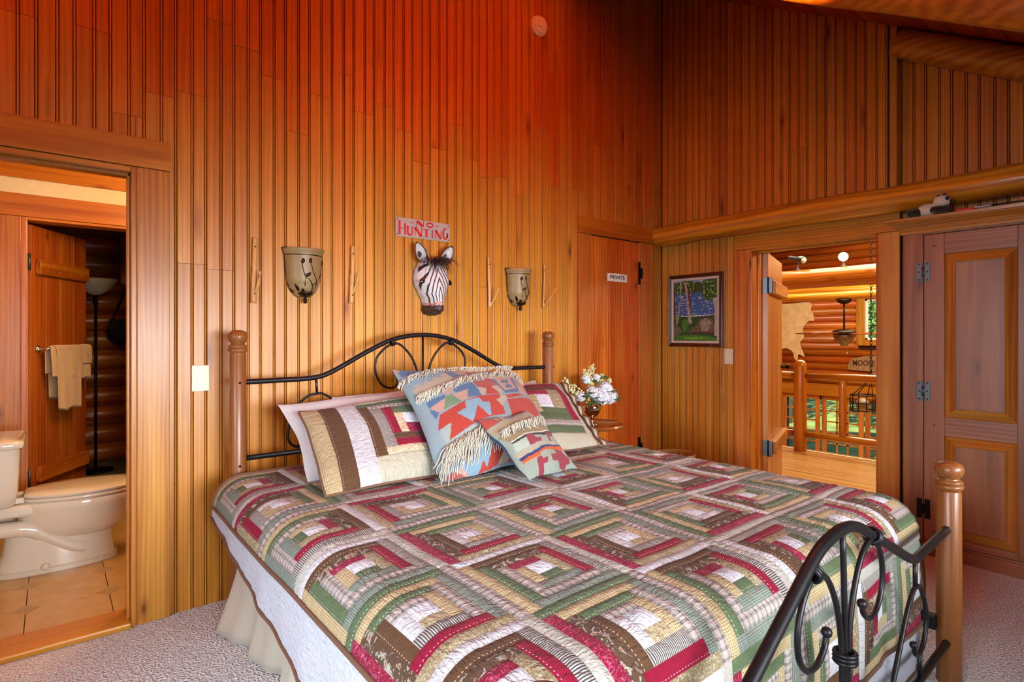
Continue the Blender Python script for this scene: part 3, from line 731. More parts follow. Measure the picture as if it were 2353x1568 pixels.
# white coverlet under the quilt
m = MB(); CV1, CT0, CT1 = 2.90, .10, 2.78
def CV0(t): return lerp(.16, .41, clamp((t-1.0)/1.78))

NS, NT = 110, 110
def cov(u, v):
    t = lerp(CT0, CT1, v); s = lerp(CV0(t), CV1, u)
    return cloth_pt(s, t, -.012+.0035*mnoise.noise(Vector((s*38, t*38, 1)))+.002*mnoise.noise(Vector((s*80, t*80, 1))))
m.grid(cov, NS, NT, uvfn=lambda u, v: (lerp(.2, CV1, u), lerp(CT0, CT1, v)))
keep = []                                            # the cloth under the middle of the quilt is never seen: only the border is built
for k_, f in enumerate(m.f):
    j_, i_ = divmod(k_, NS); v_ = (j_+.5)/NT; t_ = lerp(CT0, CT1, v_); s_ = lerp(CV0(t_), CV1, (i_+.5)/NS)
    if not (.56 < s_ < 2.55 and .36 < t_ < 2.62): keep.append(k_)
m.f = [m.f[k_] for k_ in keep]; m.uv = [m.uv[k_] for k_ in keep]; m.mi = [0]*len(keep); m.sm = [True]*len(keep)
cvo = m.build('coverlet', 'fab_coverlet'); tag(cvo, 'pale quilted coverlet hanging below the patchwork quilt on the bed', 'coverlet')
m = MB(); e_ = []
for i in range(121): e_.append(cloth_pt(CV0(lerp(CT1, CT0, i/120)), lerp(CT1, CT0, i/120), -.010))
for i in range(1, 121): e_.append(cloth_pt(lerp(CV0(CT0), CV1, i/120), CT0, -.010))
for i in range(1, 121): e_.append(cloth_pt(CV1, lerp(CT0, CT1, i/120), -.010))
m.tube(e_, .0065, n=6); m.build('binding', 'binding', cvo)

# --- patchwork quilt: log-cabin blocks, every patch a padded piece of cloth
BLK_A = {'-y': ['green', 'greycheck', 'plaid', 'greycheck'], '-x': ['gingham', 'plaid', 'green', 'gingham'], '+y': ['redprint', 'floral', 'brown', 'pale'], '+x': ['tan', 'red', 'ticking', 'cream']}
BLK_B = {'-y': ['star', 'ticking', 'red', 'tan'], '-x': ['pale', 'brown', 'floral', 'redprint'], '+y': ['plaid', 'green', 'gingham', 'green'], '+x': ['gingham', 'plaid', 'greycheck', 'plaid']}
def block_rects(spec, h=.18, c0=.032):
    """log-cabin rectangles in block space (-h..h)"""
    st = (h-c0)/4; x0, x1, y0, y1 = -c0, c0, -c0, c0; out = [('white', x0, x1, y0, y1)]
    for k in range(4):
        out.append((spec['-y'][k], x0, x1, y0-st, y0)); y0 -= st
        out.append((spec['-x'][k], x0-st, x0, y0, y1)); x0 -= st
        out.append((spec['+y'][k], x0, x1, y1, y1+st)); y1 += st
        out.append((spec['+x'][k], x1, x1+st, y0, y1)); x1 += st
    return out
def rotr(r, k):
    f, x0, x1, y0, y1 = r
    for _ in range(k % 4): x0, x1, y0, y1 = -y1, -y0, x0, x1      # +90 degrees
    return f, x0, x1, y0, y1
QX, QY = 1.555, 1.625
patches = []
for ci in range(6):
    for ri in range(-4, 3):                                          # rows toward the foot are negative
        cc = (2-ci) if ci <= 2 else ci-3; rr = (-1-ri) if ri < 0 else ri
        spec = BLK_A if (cc+rr) % 2 == 0 else BLK_B
        rot = (0 if ri < 0 else 3) if ci <= 2 else (1 if ri < 0 else 2)
        ph = .335 if ri < 0 else .36
        bx = QX+(ci-2.5)*.36; by = QY+(ri+.5)*ph
        for r in block_rects(spec):
            f, x0, x1, y0, y1 = rotr(r, rot)
            patches.append((f, bx+x0, bx+x1, by+y0*ph/.36, by+y1*ph/.36))
def in_view(p):
    rx = p.x*.7748-p.y*.6322; fw = p.x*.6322+p.y*.7748
    if fw < .3: return 0
    px, py = CXP+FPX*rx/fw, HYP-FPX*(p.z-CAMH)/fw
    return (1/fw**2) if -60 < px < 2410 and -60 < py < 1630 else 0
quilt = thing('quilt', 'log-cabin patchwork quilt in red, green, brown and cream spread over the bed', 'quilt', (1.6, 1.6, .65))
def patch_mesh(m, pt, x0, x1, y0, y1, fab_i, step=.0115, puff=.0036, seed=0):
    """padded rectangle of cloth on the surface pt(s, t, off)"""
    w, h = x1-x0, y1-y0; nu, nv = max(2, round(w/step)), max(2, round(h/step)); R = random.Random(seed)
    ou, ov = R.uniform(0, 3), 0
    def fn(u, v):
        s, t = lerp(x0, x1, u), lerp(y0, y1, v); e = min(s-x0, x1-s, t-y0, y1-t)
        pk = mnoise.noise(Vector((s*45, t*45, 3.)))*.0026*(1-math.exp(-e/.006))
        return pt(s, t, .001+puff*(1-math.exp(-e/.003))+pk)
    uvf = (lambda u, v: (ou+u*w, v*h)) if w > h else (lambda u, v: (ou+v*h, u*w))
    m.cm = fab_i; m.grid(fn, nu, nv, uvfn=uvf)
order = sorted(range(len(patches)), key=lambda i: -(patches[i][2]-patches[i][1])*(patches[i][4]-patches[i][3])*in_view(drape((patches[i][1]+patches[i][2])/2, (patches[i][3]+patches[i][4])/2)))
rest = MB()
for n_, i in enumerate(order):
    f, x0, x1, y0, y1 = patches[i]
    if n_ < 295:
        m = MB(); patch_mesh(m, cloth_pt, x0, x1, y0, y1, 0, seed=i); m.build('quilt_patch', 'fab_'+f, quilt)
    else: patch_mesh(rest, cloth_pt, x0, x1, y0, y1, FAB.index(f), step=.018, seed=i)
o = rest.build('small_patches', ['fab_'+f for f in FAB], quilt); o['kind'] = 'stuff'
S0, S1, T0, T1 = QX-1.08, QX+1.08, QY-4*.335, QY+3*.36
e_ = [cloth_pt(S0, lerp(T1, T0, i/150), .004) for i in range(151)]+[cloth_pt(lerp(S0, S1, i/150), T0, .004) for i in range(1, 151)]+[cloth_pt(S1, lerp(T0, T1, i/150), .004) for i in range(1, 151)]+[cloth_pt(lerp(S1, S0, i/150), T1, .004) for i in range(1, 150)]
m = MB(); m.tube(e_, .0075, n=6, closed=True); m.build('binding', 'binding', quilt)

# ------------------------------------------------------------------ pillows
def pillow_surf(TL, TR, BL, BR, thick, pinch=.05, p=.5, flat=0., sag=0.):
    TL, TR, BL, BR = map(Vector, (TL, TR, BL, BR))
    C_ = (TL+TR+BL+BR)/4; N = ((TR-TL)+(BR-BL)).cross((TL-BL)+(TR-BR)).normalized()
    if N.dot(Vector((0, 0, CAMH))-C_+Vector((0, 0, 0))) < 0: N = -N
    def surf(u, v, off, side=1):
        a, b = 2*u-1, 2*v-1
        # pull the middles of the edges in
        ue = .5+.5*a*(1-pinch*(1-b*b)); ve = .5+.5*b*(1-pinch*(1-a*a))
        q = TL.lerp(TR, ue).lerp(BL.lerp(BR, ue), ve)
        a2, b2 = clamp(abs(a)/(1-flat)) if flat else abs(a), clamp(abs(b)/(1-flat)) if flat else abs(b)
        tt = max(0., (1-a2**2.4)*(1-b2**2.4))**p
        # soft, slightly uneven outline
        wv_ = Vector((mnoise.noise(Vector((u*3.1+thick*50, v*3.1, 1.))), mnoise.noise(Vector((u*3.1, v*3.1+thick*50, 2.))), mnoise.noise(Vector((u*2.7, v*2.7, 3.+thick*50)))))*.014
        return q+wv_+N*side*(thick*tt+off)+Vector((0, 0, -sag*math.sin(PI*u)*(1-v)))
    return surf, N
def pillow_shell(m, surf, n=28, front=True, wr=.004, seed=0, cm=0):
    def f(side):
        def g(u, v):
            w = mnoise.noise(Vector((u*5+seed, v*5, seed)))*wr+mnoise.noise(Vector((u*13+seed, v*3, seed)))*wr*.7
            e = min(u, v, 1-u, 1-v); return surf(u, v, w*clamp(e/.1), side)
        return g
    m.cm = cm
    if front: m.grid(f(1), n, n)
    m.grid(f(-1), n, n, flip=True)
# two white pillows, and a third behind the right sham
for (nm, lab, q, th) in (
    ('pillow', 'white pillow with a sharp corner at the left end, behind the striped patchwork sham', ((.80, 2.68, .965), (1.52, 2.68, .985), (.83, 2.38, .668), (1.55, 2.36, .668)), .10),
    ('pillow', 'white pillow peeking out between the left sham and the large woven cushion', ((1.085, 2.755, .975), (1.78, 2.755, 1.02), (1.10, 2.60, .68), (1.80, 2.60, .68)), .05),
    ('pillow', 'white pillow mostly hidden behind the right patchwork sham', ((1.83, 2.72, .99), (2.42, 2.72, .985), (1.80, 2.50, .68), (2.46, 2.50, .68)), .06)):
    sf, _ = pillow_surf(*q, th, pinch=.07); m = MB(); pillow_shell(m, sf, wr=.007, seed=th*100); o = m.build(nm, 'white_linen'); tag(o, lab, 'pillow', 'white bed pillows')
SHAM_L = [('ivory', 0, 1, 0, 1), ('gingham', 0, .1, 0, 1), ('brown', .1, .21, 0, 1), ('pale', .21, .33, 0, 1), ('ivory', .33, 1, 0, .1), ('ivory', .33, 1, .8, 1), ('green', .33, 1, .1, .17), ('plaid', .40, 1, .17, .23), ('brown', .33, .40, .17, .8),
          ('ticking', .40, .48, .23, .72), ('ochre', .40, 1, .72, .8), ('red', .48, .55, .23, .58), ('red', .48, .95, .64, .72), ('brown', .48, .86, .58, .64), ('green', .55, .73, .23, .34), ('ochre', .55, .61, .34, .58), ('white', .61, .73, .34, .47),
          ('redprint', .61, .80, .47, .58), ('gingham', .73, .80, .23, .47), ('plaid', .80, .87, .23, .58), ('green', .87, .95, .23, .64), ('tan', .95, 1, .23, .72)]
SHAM_R = [('ivory', 0, 1, 0, 1), ('gingham', .12, .24, .04, .8), ('red', .24, .93, .04, .13), ('green', .24, .36, .13, .8), ('brown', .36, .84, .13, .2), ('plaid', .36, .46, .2, .62), ('redprint', .46, .7, .2, .3), ('tan', .7, .84, .2, .5), ('gingham', .46, .55, .3, .57), ('white', .55, .7, .3, .5),
          ('green', .55, .84, .5, .57), ('red', .84, .93, .13, .68), ('green', .46, .84, .57, .68), ('cream', .93, 1, .04, .75), ('plaid', .36, .93, .68, .76), ('green', .24, .93, .76, .86)]
def sham(label, q, rects, th, flange):
    sf, N = pillow_surf(*q, th, pinch=.02, p=.55)
    t = thing('pillow_sham', label, 'pillow sham', Vector(q[2])*.5+Vector(q[3])*.5, group='quilted pillow shams')
    K = 100
    own = {}
    def owner(u, v):
        r = 0
        for k, (f, a, b, c, d) in enumerate(rects):
            if a-1e-6 <= u <= b and c-1e-6 <= v <= d: r = k
        return r
    W = (Vector(q[1])-Vector(q[0])).length; H = (Vector(q[2])-Vector(q[0])).length
    cells = {}
    for j in range(K):
        for i in range(K): cells[(i, j)] = owner((i+.5)/K, (j+.5)/K)
    def edge(i, j, k):
        # distance (in cells) of a grid vertex to a different patch
        for rad in range(0, 4):
            for di in range(-rad-1, rad+1):
                for dj in range(-rad-1, rad+1):
                    if cells.get((i+di, j+dj), -1) != k: return rad
        return 4
    byk = {}
    for (i, j), k in cells.items(): byk.setdefault(k, []).append((i, j))
    for k, cl in byk.items():
        m = MB(); idx = {}; f, a, b, c, d = rects[k]; wide = (b-a)*W > (d-c)*H
        def vid(i, j):
            if (i, j) not in idx:
                e = edge(i, j, k); u, v = i/K, j/K
                off = .001+.0035*(1-math.exp(-e/.8))+mnoise.noise(Vector((u*34, v*22, k)))*.003*(e > 0)
                idx[(i, j)] = m.vert(sf(u, v, off))
            return idx[(i, j)]
        def uvc(i, j): u, v = (i/K-a)*W, (j/K-c)*H; return (u+k*.37, v) if wide else (v+k*.37, u)
        for i, j in cl: m.face((vid(i, j+1), vid(i+1, j+1), vid(i+1, j), vid(i, j)), [uvc(i, j+1), uvc(i+1, j+1), uvc(i+1, j), uvc(i, j)])
        m.build('sham_patch', 'fab_'+f, t)
    m = MB(); pillow_shell(m, sf, n=24, front=False, wr=.003); m.build('sham_back', 'fab_ivory', t)
    loop = [sf(i/60, 0, 0) for i in range(60)]+[sf(1, i/60, 0) for i in range(60)]+[sf(1-i/60, 1, 0) for i in range(60)]+[sf(0, 1-i/60, 0) for i in range(60)]
    m = MB(); m.tube(loop, .006, n=6, closed=True); m.build('sham_binding', 'binding', t)
    if flange:                                        # gathered ruffle along the right side
        m = MB(); U = (Vector(q[1])-Vector(q[0])).normalized()
        def rf(u, v):
            p = sf(1, v, 0); return p+U*(.055*u)+N*(.012*math.sin(v*34)*u)
        m.cm = 0; m.grid(rf, 5, 70, uvfn=lambda u, v: (u*.05, v*.4)); m.build('ruffle', 'fab_ivory', t)
        m = MB(); m.tube([rf(1, i/70) for i in range(71)], .0055, n=6); m.build('ruffle_binding', 'binding', t)
        m = MB(); m.tube([rf(.35, i/70)+N*.003 for i in range(71)], .008, n=6, flat=.5); m.build('ruffle_band', 'fab_brown', t)
    return t
sham('patchwork pillow sham with broad gingham, brown and cream stripes at its left end', ((.845, 2.52, .945), (1.53, 2.50, .985), (.80, 2.10, .672), (1.50, 2.08, .675)), SHAM_L, .075, False)
sham('patchwork pillow sham with red and green squares nearest the flower vase', ((1.77, 2.56, .985), (2.41, 2.50, .98), (1.64, 2.10, .682), (2.285, 2.06, .682)), SHAM_R, .075, True)

def inv_quad(q):
    """pixel -> (u, v) inside the picture quad TL, TR, BR, BL"""
    a, b, c, d = [Vector(p) for p in q]
    def f(p):
        u = v = .5; p = Vector(p)
        for _ in range(25):
            x = a*(1-u)*(1-v)+b*u*(1-v)+c*u*v+d*(1-u)*v-p
            du = (b-a)*(1-v)+(c-d)*v; dv = (d-a)*(1-u)+(c-b)*u
            det = du.x*dv.y-du.y*dv.x
            if abs(det) < 1e-9: break
            u -= (x.x*dv.y-x.y*dv.x)/det; v -= (du.x*x.y-du.y*x.x)/det
        return u, v
    return f
def in_poly(u, v, P):
    c = False; j = len(P)-1
    for i in range(len(P)):
        if (P[i][1] > v) != (P[j][1] > v) and u < (P[j][0]-P[i][0])*(v-P[i][1])/(P[j][1]-P[i][1]+1e-12)+P[i][0]: c = not c
        j = i
    return c
def poly_painter(base, items, quad=None):
    iq = inv_quad(quad) if quad else (lambda p: p)
    L_ = []
    for col, pts in items:
        P = [iq(p) for p in pts]; L_.append((S(col), P, min(p[0] for p in P), max(p[0] for p in P), min(p[1] for p in P), max(p[1] for p in P)))
    b = S(base)
    def f(u, v):
        c = b
        for col, P, u0, u1, v0, v1 in L_:
            if u0 <= u <= u1 and v0 <= v <= v1 and in_poly(u, v, P): c = col
        return c
    return f
BL_, LB, PK, RE, GR, NV, CR, PB = '4c6d92', '7f9fb2', 'b89384', 'ac3b2e', '6d8a6a', '3d5783', 'b0a48e', '98a8a4'
KIL = [(BL_, [(105, 205), (300, 175), (450, 230), (390, 290), (200, 330)]), (PK, [(95, 190), (180, 235), (150, 280)]), (PK, [(430, 180), (820, 170), (840, 260), (400, 300)]), (NV, [(530, 170), (700, 180), (730, 225), (600, 230)]), (NV, [(900, 160), (1400, 130), (1520, 240), (1000, 235)]), (PK, [(1200, 150), (1260, 150), (1300, 215), (1220, 215)]),
       (LB, [(240, 360), (570, 265), (700, 430), (430, 545), (290, 460)]), (CR, [(310, 475), (640, 330), (690, 395), (380, 530)]), (LB, [(365, 440), (395, 425), (420, 500), (375, 520)]), (LB, [(415, 395), (465, 375), (500, 440), (450, 465)]), (LB, [(500, 350), (545, 335), (585, 405), (540, 422)]), (CR, [(310, 530), (690, 395), (900, 440), (380, 610)]),
       (BL_, [(590, 270), (745, 275), (730, 320), (760, 370), (830, 405), (700, 440)]), (PK, [(745, 275), (850, 255), (900, 380), (780, 410), (800, 370), (720, 320)]), (RE, [(850, 232), (945, 232), (945, 300), (1065, 378), (890, 378), (875, 310), (850, 275)]), (PK, [(945, 235), (1060, 238), (1130, 345), (1060, 370), (945, 300)]), (GR, [(1060, 235), (1215, 238), (1275, 310), (1150, 345)]),
       (PK, [(1205, 245), (1295, 255), (1320, 310), (1410, 345), (1270, 355)]), (NV, [(1290, 245), (1460, 240), (1510, 300), (1320, 312)]), (PK, [(1400, 312), (1530, 305), (1550, 350), (1420, 350)]), (CR, [(700, 480), (1500, 385), (1600, 460), (880, 490)]),
       (BL_, [(690, 600), (890, 530), (1005, 715), (860, 725), (855, 630), (740, 655)]), (PK, [(560, 600), (690, 565), (730, 585), (660, 665)]), (BL_, [(440, 700), (620, 655), (650, 690), (490, 785)]), (PK, [(490, 780), (640, 690), (640, 815), (590, 845)]), (GR, [(640, 680), (690, 655), (805, 765), (630, 825)]), (PK, [(705, 662), (852, 628), (865, 735), (800, 755)]), (BL_, [(490, 785), (590, 845), (570, 910), (520, 850)]),
       (RE, [(878, 480), (1150, 468), (1235, 560), (1120, 600), (1235, 685), (1050, 702), (1060, 622), (945, 600)]), (LB, [(930, 488), (1085, 472), (1060, 500), (940, 517)]), (CR, [(955, 608), (1050, 622), (1045, 702), (1003, 712)]), (CR, [(1120, 600), (1230, 575), (1295, 660), (1235, 685)]), (PK, [(1170, 475), (1470, 440), (1535, 620), (1300, 665)]),
       (BL_, [(1160, 480), (1215, 478), (1320, 632), (1500, 600), (1440, 445), (1475, 440), (1540, 625), (1505, 650), (1310, 668)]), (BL_, [(1300, 492), (1400, 480), (1412, 520), (1312, 532)]), (BL_, [(1350, 562), (1435, 550), (1445, 588), (1362, 602)]), (BL_, [(1365, 520), (1392, 520), (1415, 562), (1390, 565)]), (PK, [(1490, 450), (1580, 500), (1720, 640), (1560, 655)]), (RE, [(1500, 450), (1515, 450), (1560, 545), (1545, 545)]), (RE, [(1580, 530), (1600, 540), (1690, 640), (1665, 640)]),
       (RE, [(595, 875), (830, 762), (975, 718), (1225, 690), (1290, 910), (1050, 965), (728, 1125), (722, 968), (600, 1015)]), (LB, [(838, 762), (975, 738), (1012, 790), (1092, 792), (1112, 935), (1082, 942), (960, 828), (932, 995), (830, 930), (768, 882), (852, 842)]), (CR, [(1170, 760), (1225, 740), (1235, 700), (1330, 700), (1260, 830)]), (RE, [(1300, 695), (1530, 658), (1600, 680), (1350, 730)]), (RE, [(1330, 740), (1700, 690), (1900, 1000), (1400, 1000)]),
       (PB, [(615, 1025), (722, 968), (730, 1125), (1050, 985), (1300, 925), (1330, 960), (735, 1190)]), (LB, [(900, 1190), (1180, 1130), (1195, 1300), (1150, 1345), (1080, 1295), (1070, 1375), (1000, 1420), (850, 1370)]), (CR, [(870, 1210), (930, 1200), (950, 1330), (880, 1290)]), (RE, [(1190, 1160), (1500, 1100), (1700, 1100), (1700, 1250), (1330, 1310), (1065, 1385), (1085, 1300), (1150, 1345)]), (CR, [(1280, 1320), (1370, 1140), (1395, 1300)]), (PK, [(730, 1450), (860, 1360), (1010, 1420), (900, 1470)]), ('a5544f', [(720, 1460), (790, 1385), (1000, 1420), (900, 1500)])]
def woven_cushion(label, q, th, base, items, pq, n, name='throw_cushion', backmat='fab_green'):
    sf, N = pillow_surf(*q, th, pinch=.05, p=.6)
    paint = poly_painter(base, items, pq)
    t = thing(name, label, 'cushion', Vector(q[2])*.5+Vector(q[3])*.5)
    m = MB()
    def jit(u, v): return paint(u+.004*mnoise.noise(Vector((u*60, v*60, 1))), v+.004*mnoise.noise(Vector((u*60, v*60, 9))))
    m.grid(lambda u, v: sf(u, v, .002+.003*mnoise.noise(Vector((u*9, v*9, 4)))), n, n, colfn=jit, flip=True); m.build('cover', 'paint_kilim', t)
    m = MB(); pillow_shell(m, sf, n=22, front=False); m.build('backing', plain('kilim_back', '2e4c78', .9) if 'kilim_back' not in M else 'kilim_back', t)
    return t, sf, N
KQ = [(105, 205), (1545, 300), (2070, 1170), (720, 1455)]
KW = ((1.262, 2.46, 1.118), (2.02, 2.46, 1.075), (1.232, 1.965, .685), (1.93, 1.945, .685))
kil, ksf, kN = woven_cushion('large blue, red and pink woven cushion with cream fringes amid the pillows', KW, .10, '869aa2', KIL, KQ, 190)
def fringe(parent, sf, N, path, iq, count, length, down, seed, r=.0017, lift=.02, spread=.5):
    """knotted wool threads lying on the cushion"""
    R = random.Random(seed); m = MB(); uv = [iq(p) for p in path]; P = crom([(a, b, 0) for a, b in uv], 12)
    for k in range(count):
        t = R.uniform(0, len(P)-1.001); i = int(t); a = P[i].lerp(P[i+1], t-i)
        L_ = length*R.uniform(.6, 1.2); du = down[0]+R.uniform(-spread, spread)*.5; dv = down[1]*R.uniform(.6, 1.1)
        pts = []
        for s in range(6):
            f = s/5; u, v = a.x+du*L_*f+R.uniform(-.008, .008), a.y+dv*L_*f+R.uniform(-.006, .006)
            o_ = .004+lift*math.sin(PI*min(1, f*1.1))*R.uniform(.4, 1.0)
            pts.append(sf(clamp(u, -.12, 1.12), clamp(v, -.05, 1.06), o_))
        m.tube(crom(pts, 3), r*R.uniform(.8, 1.25), n=4)
    o = m.build('fringe', 'rope', parent); o['kind'] = 'stuff'; return o
kiq = inv_quad(KQ)
fringe(kil, ksf, kN, [(170, 380), (420, 275), (820, 185), (1250, 200), (1500, 235)], kiq, 230, .085, (-.35, 1.0), 1)
fringe(kil, ksf, kN, [(360, 600), (560, 545), (860, 435), (1100, 385), (1500, 350), (1640, 440)], kiq, 270, .085, (-.35, 1.0), 2)
fringe(kil, ksf, kN, [(700, 1170), (850, 1110), (1100, 1010), (1340, 945)], kiq, 170, .20, (-.42, 1.0), 3, lift=.03)
MA, GG, KN = '8a3340', '8f9a8e', '8a7a58'
KIL2 = [('a8433a', [(1260, 770), (1430, 700), (1480, 800), (1310, 890)]), (GR, [(1370, 735), (1400, 725), (1440, 800), (1410, 815)]), ('c8b8a8', [(1415, 718), (1432, 712), (1480, 795), (1465, 800)]), ('57608a', [(1430, 700), (1565, 675), (1605, 765), (1490, 795)]), (MA, [(1565, 675), (1605, 670), (1640, 745), (1605, 765)]), ('8f989c', [(1605, 670), (1830, 640), (1870, 705), (1640, 745)]),
        ('a39578', [(1330, 900), (1640, 745), (1880, 690), (1930, 800), (1400, 1000)]), (KN, [(1390, 1005), (1940, 815), (2000, 930), (1470, 1095)]), ('262226', [(1475, 1098), (1990, 935), (1995, 985), (1495, 1120)]), ('d8d2c4', [(1480, 1095), (1985, 930), (1988, 942), (1484, 1105)]), ('a5b4a5', [(1495, 1125), (1645, 1075), (1665, 1170), (1535, 1205)]),
        (MA, [(1645, 1060), (1725, 1040), (1745, 1092), (1805, 1078), (1805, 1122), (1720, 1150), (1655, 1165)]), (MA, [(1870, 990), (1965, 975), (1975, 1010), (1920, 1030), (1945, 1080), (1900, 1095)]), ('a39d8a', [(1520, 1215), (2060, 1055), (2072, 1092), (1560, 1262)]), ('2f3764', [(1555, 1262), (2072, 1085), (2085, 1112), (1580, 1292)]), ('c2561c', [(1580, 1290), (2085, 1100), (2115, 1135), (1600, 1318)]),
        (MA, [(1715, 1285), (1775, 1268), (1790, 1292), (1845, 1272), (1832, 1322), (1792, 1335), (1800, 1405), (1740, 1428)]), (MA, [(1880, 1250), (1940, 1235), (1935, 1190), (2050, 1165), (2065, 1200), (2115, 1220), (2100, 1290), (2060, 1300), (2040, 1340), (1965, 1340), (1960, 1290), (1890, 1300)]), (GG, [(1770, 1235), (1950, 1190), (1955, 1225), (1780, 1270)])]
SW_ = ((1.468, 2.04, .905), (1.79, 2.07, .91), (1.512, 1.742, .685), (1.83, 1.775, .685))
k2, s2, N2 = woven_cushion('small woven cushion in red and sage green leaning on the larger one', SW_, .062, GG, KIL2, [(1262, 770), (1860, 640), (2195, 1290), (1635, 1452)], 120)
fringe(k2, s2, N2, [(1400, 960), (1650, 880), (1940, 790)], inv_quad([(1262, 770), (1860, 640), (2195, 1290), (1635, 1452)]), 150, .12, (-.1, 1.0), 5, r=.0013, lift=.03)
# ------------------------------------------------------------------ things on the headboard wall
def text_mesh(body, size, mat, parent=None, loc=(0, 0, 0), rot=(0, 0, 0), sx=1., ext=.0006, bold=.0, name='lettering', align='CENTER'):
    c = bpy.data.curves.new('lettering', 'FONT'); c.body = body; c.size = size; c.extrude = ext; c.offset = bold; c.align_x = align; c.align_y = 'CENTER'; c.resolution_u = 3
    o = bpy.data.objects.new('tmp', c); COL.objects.link(o); bpy.context.view_layer.update()
    me = bpy.data.meshes.new_from_object(o.evaluated_get(bpy.context.evaluated_depsgraph_get())); bpy.data.objects.remove(o)
    me.materials.clear(); me.materials.append(M[mat])
    t = bpy.data.objects.new(name, me); COL.objects.link(t); t.location = loc; t.rotation_euler = rot; t.scale = (sx, 1, 1)
    if parent:
        t.parent = parent; t.matrix_parent_inverse = world_of(parent).inverted()
    return t
# NO HUNTING sign
sg = thing('metal_sign', 'small metal NO HUNTING sign in red letters above the zebra mask', 'sign', (1.748, 2.994, 1.87))
X0, X1, Z0, Z1 = 1.560, 1.937, 1.868, 1.980
m = MB(); m.box(X0, X1, 2.9925, 2.994, Z0, Z1); m.build('plate', 'sign_metal', sg, bevel=.0006)
m = MB()
for xx in (X0+.012, X1-.012):
    for zz in (Z0+.012, Z1-.012): m.ball((xx, 2.992, zz), .0042, 8, 4)
m.ball(((X0+X1)/2, 2.992, Z1-.006), .003, 8, 4); m.ball(((X0+X1)/2, 2.992, Z0+.006), .003, 8, 4); m.build('screw', 'sign_black', sg)
def ribbon(m, pts, w):
    """flat stroke of painted lettering; pts (x, z), w width or list"""
    n = len(pts); ws = w if isinstance(w, list) else [w]*n; L_ = []; R_ = []
    for i in range(n):
        a, b = Vector(pts[max(i-1, 0)]), Vector(pts[min(i+1, n-1)]); d = (b-a).normalized(); nrm = Vector((-d.y, d.x))
        L_.append(Vector(pts[i])+nrm*ws[i]/2); R_.append(Vector(pts[i])-nrm*ws[i]/2)
    iL = [m.vert((p.x, 2.9920, p.y)) for p in L_]; iR = [m.vert((p.x, 2.9920, p.y)) for p in R_]
    for i in range(n-1): m.face((iL[i], iR[i], iR[i+1], iL[i+1]))
def glyph(ch, x, z, w, h):
    m = MB(); m.smooth = False; T = w*.30; t = w*.10
    def A(cx, cz, rx, rz, a0, a1, w0, w1, n=14): ribbon(m, [(cx+rx*math.cos(lerp(a0, a1, i/n)), cz+rz*math.sin(lerp(a0, a1, i/n))) for i in range(n+1)], [lerp(w0, w1, i/n) for i in range(n+1)])
    if ch == 'H':
        ribbon(m, [(x+T/2, z), (x+T/2, z+h*1.1)], T); ribbon(m, [(x+T, z+h*.5), (x+w-T*.8, z+h*.5)], t); ribbon(m, [(x+w-T*.4, z), (x+w-T*.4, z+h*.92)], T*.8)
    elif ch == 'U':
        ribbon(m, [(x+T/2, z+h*.3), (x+T/2, z+h)], T); A(x+w*.48, z+h*.3, w*.48-T*.5, h*.26, PI, 2*PI, T, T*.6); ribbon(m, [(x+w*.96-T*.5, z+h*.3), (x+w*.96-T*.5, z+h)], T*.7)
    elif ch == 'N':
        ribbon(m, [(x+t, z), (x+t, z+h)], t); ribbon(m, [(x+T*.5, z+h), (x+w-T*.5, z)], T*1.1); ribbon(m, [(x+w-t, z), (x+w-t, z+h)], t)
    elif ch == 'T':
        ribbon(m, [(x, z+h-t/2), (x+w, z+h-t/2)], t); ribbon(m, [(x+w/2, z), (x+w/2, z+h-t)], T*1.1)
    elif ch == 'I': ribbon(m, [(x+w/2, z), (x+w/2, z+h)], T*1.2)
    elif ch == 'G':
        A(x+w*.5, z+h*.55, w*.5-T*.5, h*.5, PI*.25, PI*1.0, t, T); A(x+w*.5, z+h*.55, w*.5-T*.5, h*.5, PI, PI*1.95, T, T*.6); ribbon(m, [(x+w*.98-T*.4, z+h*.2), (x+w*.98-T*.4, z+h*.62)], T*.8); ribbon(m, [(x+w*.55, z+h*.60), (x+w, z+h*.60)], t)
    elif ch == 'O': A(x+w*.5, z+h*.5, w*.5-T*.3, h*.42, 0, 2*PI, T*.6, T*.6, 22)
    elif ch == '-': ribbon(m, [(x, z+h*.5), (x+w, z+h*.5)], h*.16)
    m.build('lettering', 'sign_red', sg)
cx = X0+.018
for ch, wd, hh in (('H', .050, .075), ('U', .046, .056), ('N', .056, .053), ('T', .048, .050), ('I', .026, .050), ('N', .050, .052), ('G', .044, .066)):
    glyph(ch, cx, Z0+.012, wd, hh); cx += wd+.0045
glyph('N', X0+.136, Z0+.074, .056, .030); glyph('O', X0+.206, Z0+.074, .052, .030); glyph('-', X0+.095, Z0+.074, .026, .030); glyph('-', X0+.270, Z0+.074, .024, .030)
